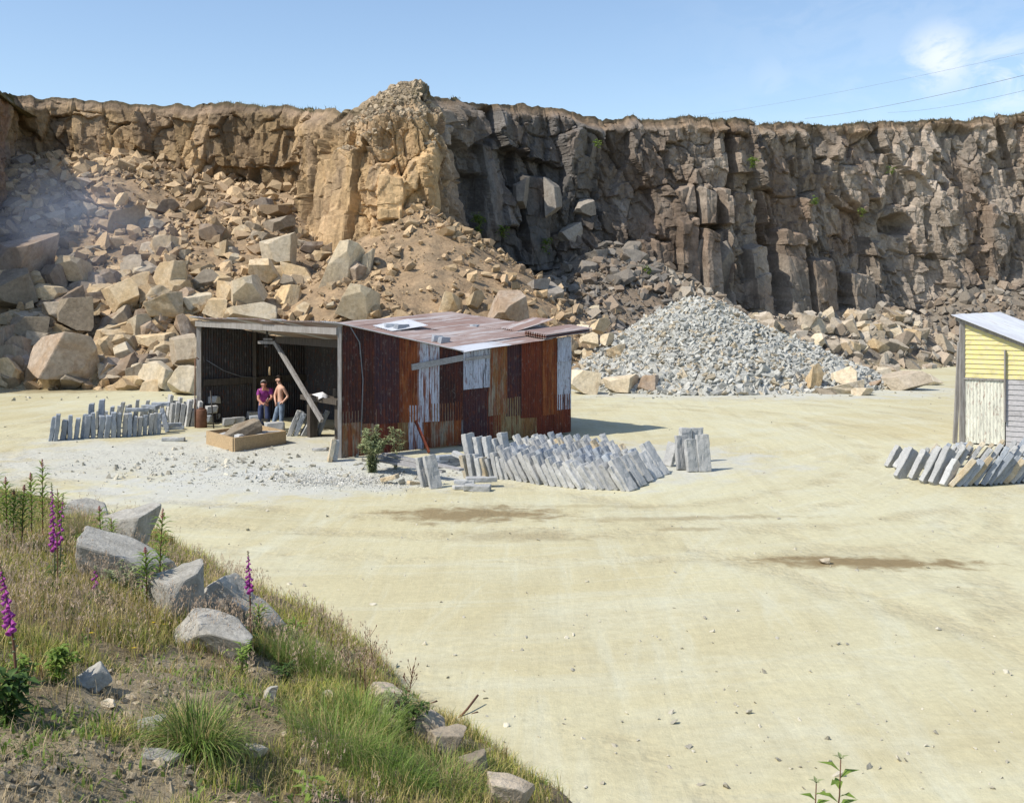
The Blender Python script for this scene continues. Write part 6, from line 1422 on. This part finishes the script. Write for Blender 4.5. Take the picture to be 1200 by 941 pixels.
# sapling close to the camera
def sapling(px, base, zt, label, leaves, nm='sapling'):
    x = (px - 600) / F * base; z0 = max(0, bh(x, base)); ob = empty(nm, (x, base, z0)); tag(ob, label, 'sapling'); hh = zt - z0; P = lambda t: Vector((.06 * t * t + .015 * math.sin(t * 9), 0, hh * t))
    MB().tube([P(i / 8) for i in range(9)], [.009 - .0008 * i for i in range(9)], 6).build('stem', M['stem'], ob); lf = MB()
    for i in range(leaves):
        t = .5 + .48 * i / leaves; a = i * 2.5 + .5; lf.leaf(P(t), (math.cos(a), math.sin(a), .45), U(.075, .11), .042, bend=.15)
    lf.build('leaves', M['leaf'], ob)
    f2 = MB(); 
    for i in range(4): a = i * 1.6; f2.leaf(P(1), (math.cos(a), math.sin(a), .9), .045, .018)
    f2.build('shoot_tip', M['leaf_grey'], ob)
sapling(968, 5.0, H - (890 - HZ) * 5.0 / F, 'leafy young sapling poking up at the bottom right', 22)
sapling(940, 5.2, H - (918 - HZ) * 5.2 / F, 'smaller sapling left of the leafy one at the bottom', 18)
# grass along the cliff rim and plants on the cliff
def rim():
    r = np.random.default_rng(77); P = CREST[np.arange(0, len(CREST), 1)]; n = 9000; i = r.integers(60, len(P) - 60, n); keep = r.uniform(0, 1, n) < sstep(fbm(i * .01, i * 0., 270, 3), -.25, .4); i = i[keep]; m = len(i)
    x = P[i, 0] + r.normal(0, .15, m); y = P[i, 1] + r.uniform(0, .8, m); z = P[i, 2] - .05
    c = np.where(r.uniform(0, 1, (m, 1)) < .6, np.array((.20, .16, .08)), np.array((.12, .14, .04))); me = blades('rim_grass', x, y, r.uniform(.1, .32, m), np.full(m, .05), c, 78, lean=.6, z=z, segs=2); tag(link('rim_grass', me), kind='stuff')
rim()
for k, (px, py, wp, n) in enumerate(((883, 190, 12, 70), (560, 262, 22, 120), (760, 320, 10, 50), (955, 236, 8, 40), (700, 170, 8, 30), (1010, 250, 8, 30), (1044, 200, 8, 30), (640, 288, 14, 60), (590, 272, 14, 60))):
    Z = cliffZ(px) - .6; 
    if py > 240: Z = min(Z, surfZ(px, py, .1))
    leafy(0, 0, wp, wp * 1.2, n, .16, ['bright green shrub high on the right cliff', 'green shrub in the shaded corner of the bulge', 'small green plant in the rubble behind the heap', 'yellow-green plant on a ledge of the right cliff', 'tiny plant near the rim right of the dark cliff', 'small plant halfway up the right cliff', 'tiny plant in a crack of the right cliff', 'green plants at the foot of the shaded pillars', 'small green plant next to the shaded-corner shrub'][k], 'leaf', 'cliff_shrub', 'shrub', 'green plants on the cliff', at(px, py + wp * .6, Z), 5, .4)
# power lines beyond the rim
for k, (x0, y0, x1, y1) in enumerate(((870, 131, 1200, 62), (975, 138, 1200, 88), (1060, 134, 1200, 106))):
    a = at(x1, y1, 130); b = at(x0, y0, 210); d = (b - a); p0 = a - d * .6; p1 = b + d * .25
    pts = [p0.lerp(p1, t) - Vector((0, 0, 1.2 * 4 * t * (1 - t) - 1.0)) for t in np.linspace(0, 1, 25)]
    o = MB().tube([tuple(p) for p in pts], [.013, .028, .020][k], 5).build('power_line', M['wire']); tag(o, ['faintest and highest of the three power lines', 'middle and darkest of the three power lines', 'lowest of the three power lines'][k], 'power line', 'power lines over the cliff')
# loose stones on the yard
def yard_stones():
    r = np.random.default_rng(91); n = 9000; px = r.uniform(-20, 1220, n); py = 452 + 489 * r.uniform(0, 1, n) ** 1.3; Z = F * H / (py - HZ); x = (px - 600) / F * Z; y = Z
    chip = (np.exp(-(((x + 7.2) / 3.8) ** 2 + ((y - 28) / 3.2) ** 2)) + .8 * np.exp(-(((x + 3.8) / 2.2) ** 2 + ((y - 25.6) / .9) ** 2)) + .6 * np.exp(-(((x - 15) / 3.5) ** 2 + ((y - 27) / 3) ** 2)) + .8 * np.exp(-((y - 48) / 2.5) ** 2) * (x > 3) + .5 * np.exp(-((y - 46) / 3) ** 2) * (x < -9))
    k = r.uniform(0, 1, n) < .09 + chip; x, y, chip = x[k], y[k], chip[k]; m = len(x); s = .02 + .05 * r.uniform(0, 1, m) ** 3 + (.05 + .07 * r.uniform(0, 1, m)) * (chip > .35) * (r.uniform(0, 1, m) < .6)
    k = bank_d(x, y) < 0; x, y, s = x[k], y[k], s[k]; m = len(x)
    z = .10 * fbm(x * .12, y * .12, 3, 4) + s * .1; c = np.array((.50, .47, .38)) * r.uniform(.6, 1.2, (m, 1)); scatter('yard_gravel', np.stack([x, y, z], -1), s, c, M['chips'], flat=(1.4, 1, .5), seed=92)
    # dense patch of gravel by the rusty corner
    n = 5000; x = r.normal(-4.3, 1.3, n); y = r.normal(25.6, .75, n); x2 = r.normal(-8.2, 1.6, n // 3); y2 = r.normal(28.2, 1.5, n // 3); x = np.concatenate([x, x2]); y = np.concatenate([y, y2]); m = len(x); s = .015 + .035 * r.uniform(0, 1, m) ** 3
    z = .10 * fbm(x * .12, y * .12, 3, 4) + s * .1; c = np.array((.56, .55, .50)) * r.uniform(.7, 1.15, (m, 1)); scatter('chipping_gravel', np.stack([x, y, z], -1), s, c, M['chips'], flat=(1.4, 1, .5), seed=93)
yard_stones()
g = gp(966, 660); boulder((g.x, g.y, .04), (.18, .14, .1), 'pale', 'lone pale stone lying on the dark stain in the yard', name='stone', cat='stone')
# faint blue smoke drifting at the left
def smoke():
    m = bpy.data.materials.new('smoke_volume'); m.use_nodes = True; t = m.node_tree; t.nodes.clear(); out = t.nodes.new('ShaderNodeOutputMaterial'); v = t.nodes.new('ShaderNodeVolumePrincipled')
    v.inputs['Color'].default_value = (.62, .74, 1.0, 1); v.inputs['Anisotropy'].default_value = .1
    tc = t.nodes.new('ShaderNodeTexCoord'); ln = t.nodes.new('ShaderNodeVectorMath'); ln.operation = 'LENGTH'; t.links.new(tc.outputs['Object'], ln.inputs[0])
    nz = t.nodes.new('ShaderNodeTexNoise'); nz.inputs['Scale'].default_value = 1.8; nz.inputs['Detail'].default_value = 3; t.links.new(tc.outputs['Object'], nz.inputs['Vector'])
    mr = t.nodes.new('ShaderNodeMapRange'); mr.inputs[1].default_value = 1.0; mr.inputs[2].default_value = .1; mr.inputs[3].default_value = 0; mr.inputs[4].default_value = 1; t.links.new(ln.outputs['Value'], mr.inputs[0])
    m2 = t.nodes.new('ShaderNodeMapRange'); m2.inputs[1].default_value = .4; m2.inputs[2].default_value = .65; m2.inputs[3].default_value = .0; m2.inputs[4].default_value = .11; t.links.new(nz.outputs['Fac'], m2.inputs[0])
    mu = t.nodes.new('ShaderNodeMath'); mu.operation = 'MULTIPLY'; t.links.new(mr.outputs[0], mu.inputs[0]); t.links.new(m2.outputs[0], mu.inputs[1]); t.links.new(mu.outputs[0], v.inputs['Density']); t.links.new(v.outputs[0], out.inputs['Volume'])
    bm = bmesh.new(); bmesh.ops.create_icosphere(bm, subdivisions=3, radius=1); me = bpy.data.meshes.new('smoke'); bm.to_mesh(me); bm.free(); o = link('smoke', me, None, m); c = at(62, 265, 57); o.location = c; o.scale = (7.5, 5, 4.6); o.rotation_euler = (0, .15, 0)
    tag(o, 'thin bluish smoke drifting before the left rubble', 'smoke', kind='stuff')
smoke()
print('objects', len(SC.objects), 'verts', sum(len(me.vertices) for me in bpy.data.meshes))
def crest_stones():
    r = np.random.default_rng(171); n = 2600; x = r.normal(-6.0, 3.2, n); y = 65.5 + 3.2 * r.uniform(0, 1, n); o = bpy.data.objects['cliff']; dg = bpy.context.evaluated_depsgraph_get(); P_ = []
    for a, b in zip(x, y):
        ok, loc, nn, i = o.ray_cast((a, b, 40), (0, 0, -1))
        if ok and loc.z > 13: P_.append((loc.x, loc.y, loc.z))
    P_ = np.array(P_); m = len(P_); s = .08 + .3 * r.uniform(0, 1, m) ** 4
    scatter('rubble_on_the_rim', P_, s, np.array((.36, .29, .20)) * r.uniform(.7, 1.25, (m, 1)), M['chips'], seed=172)
crest_stones()
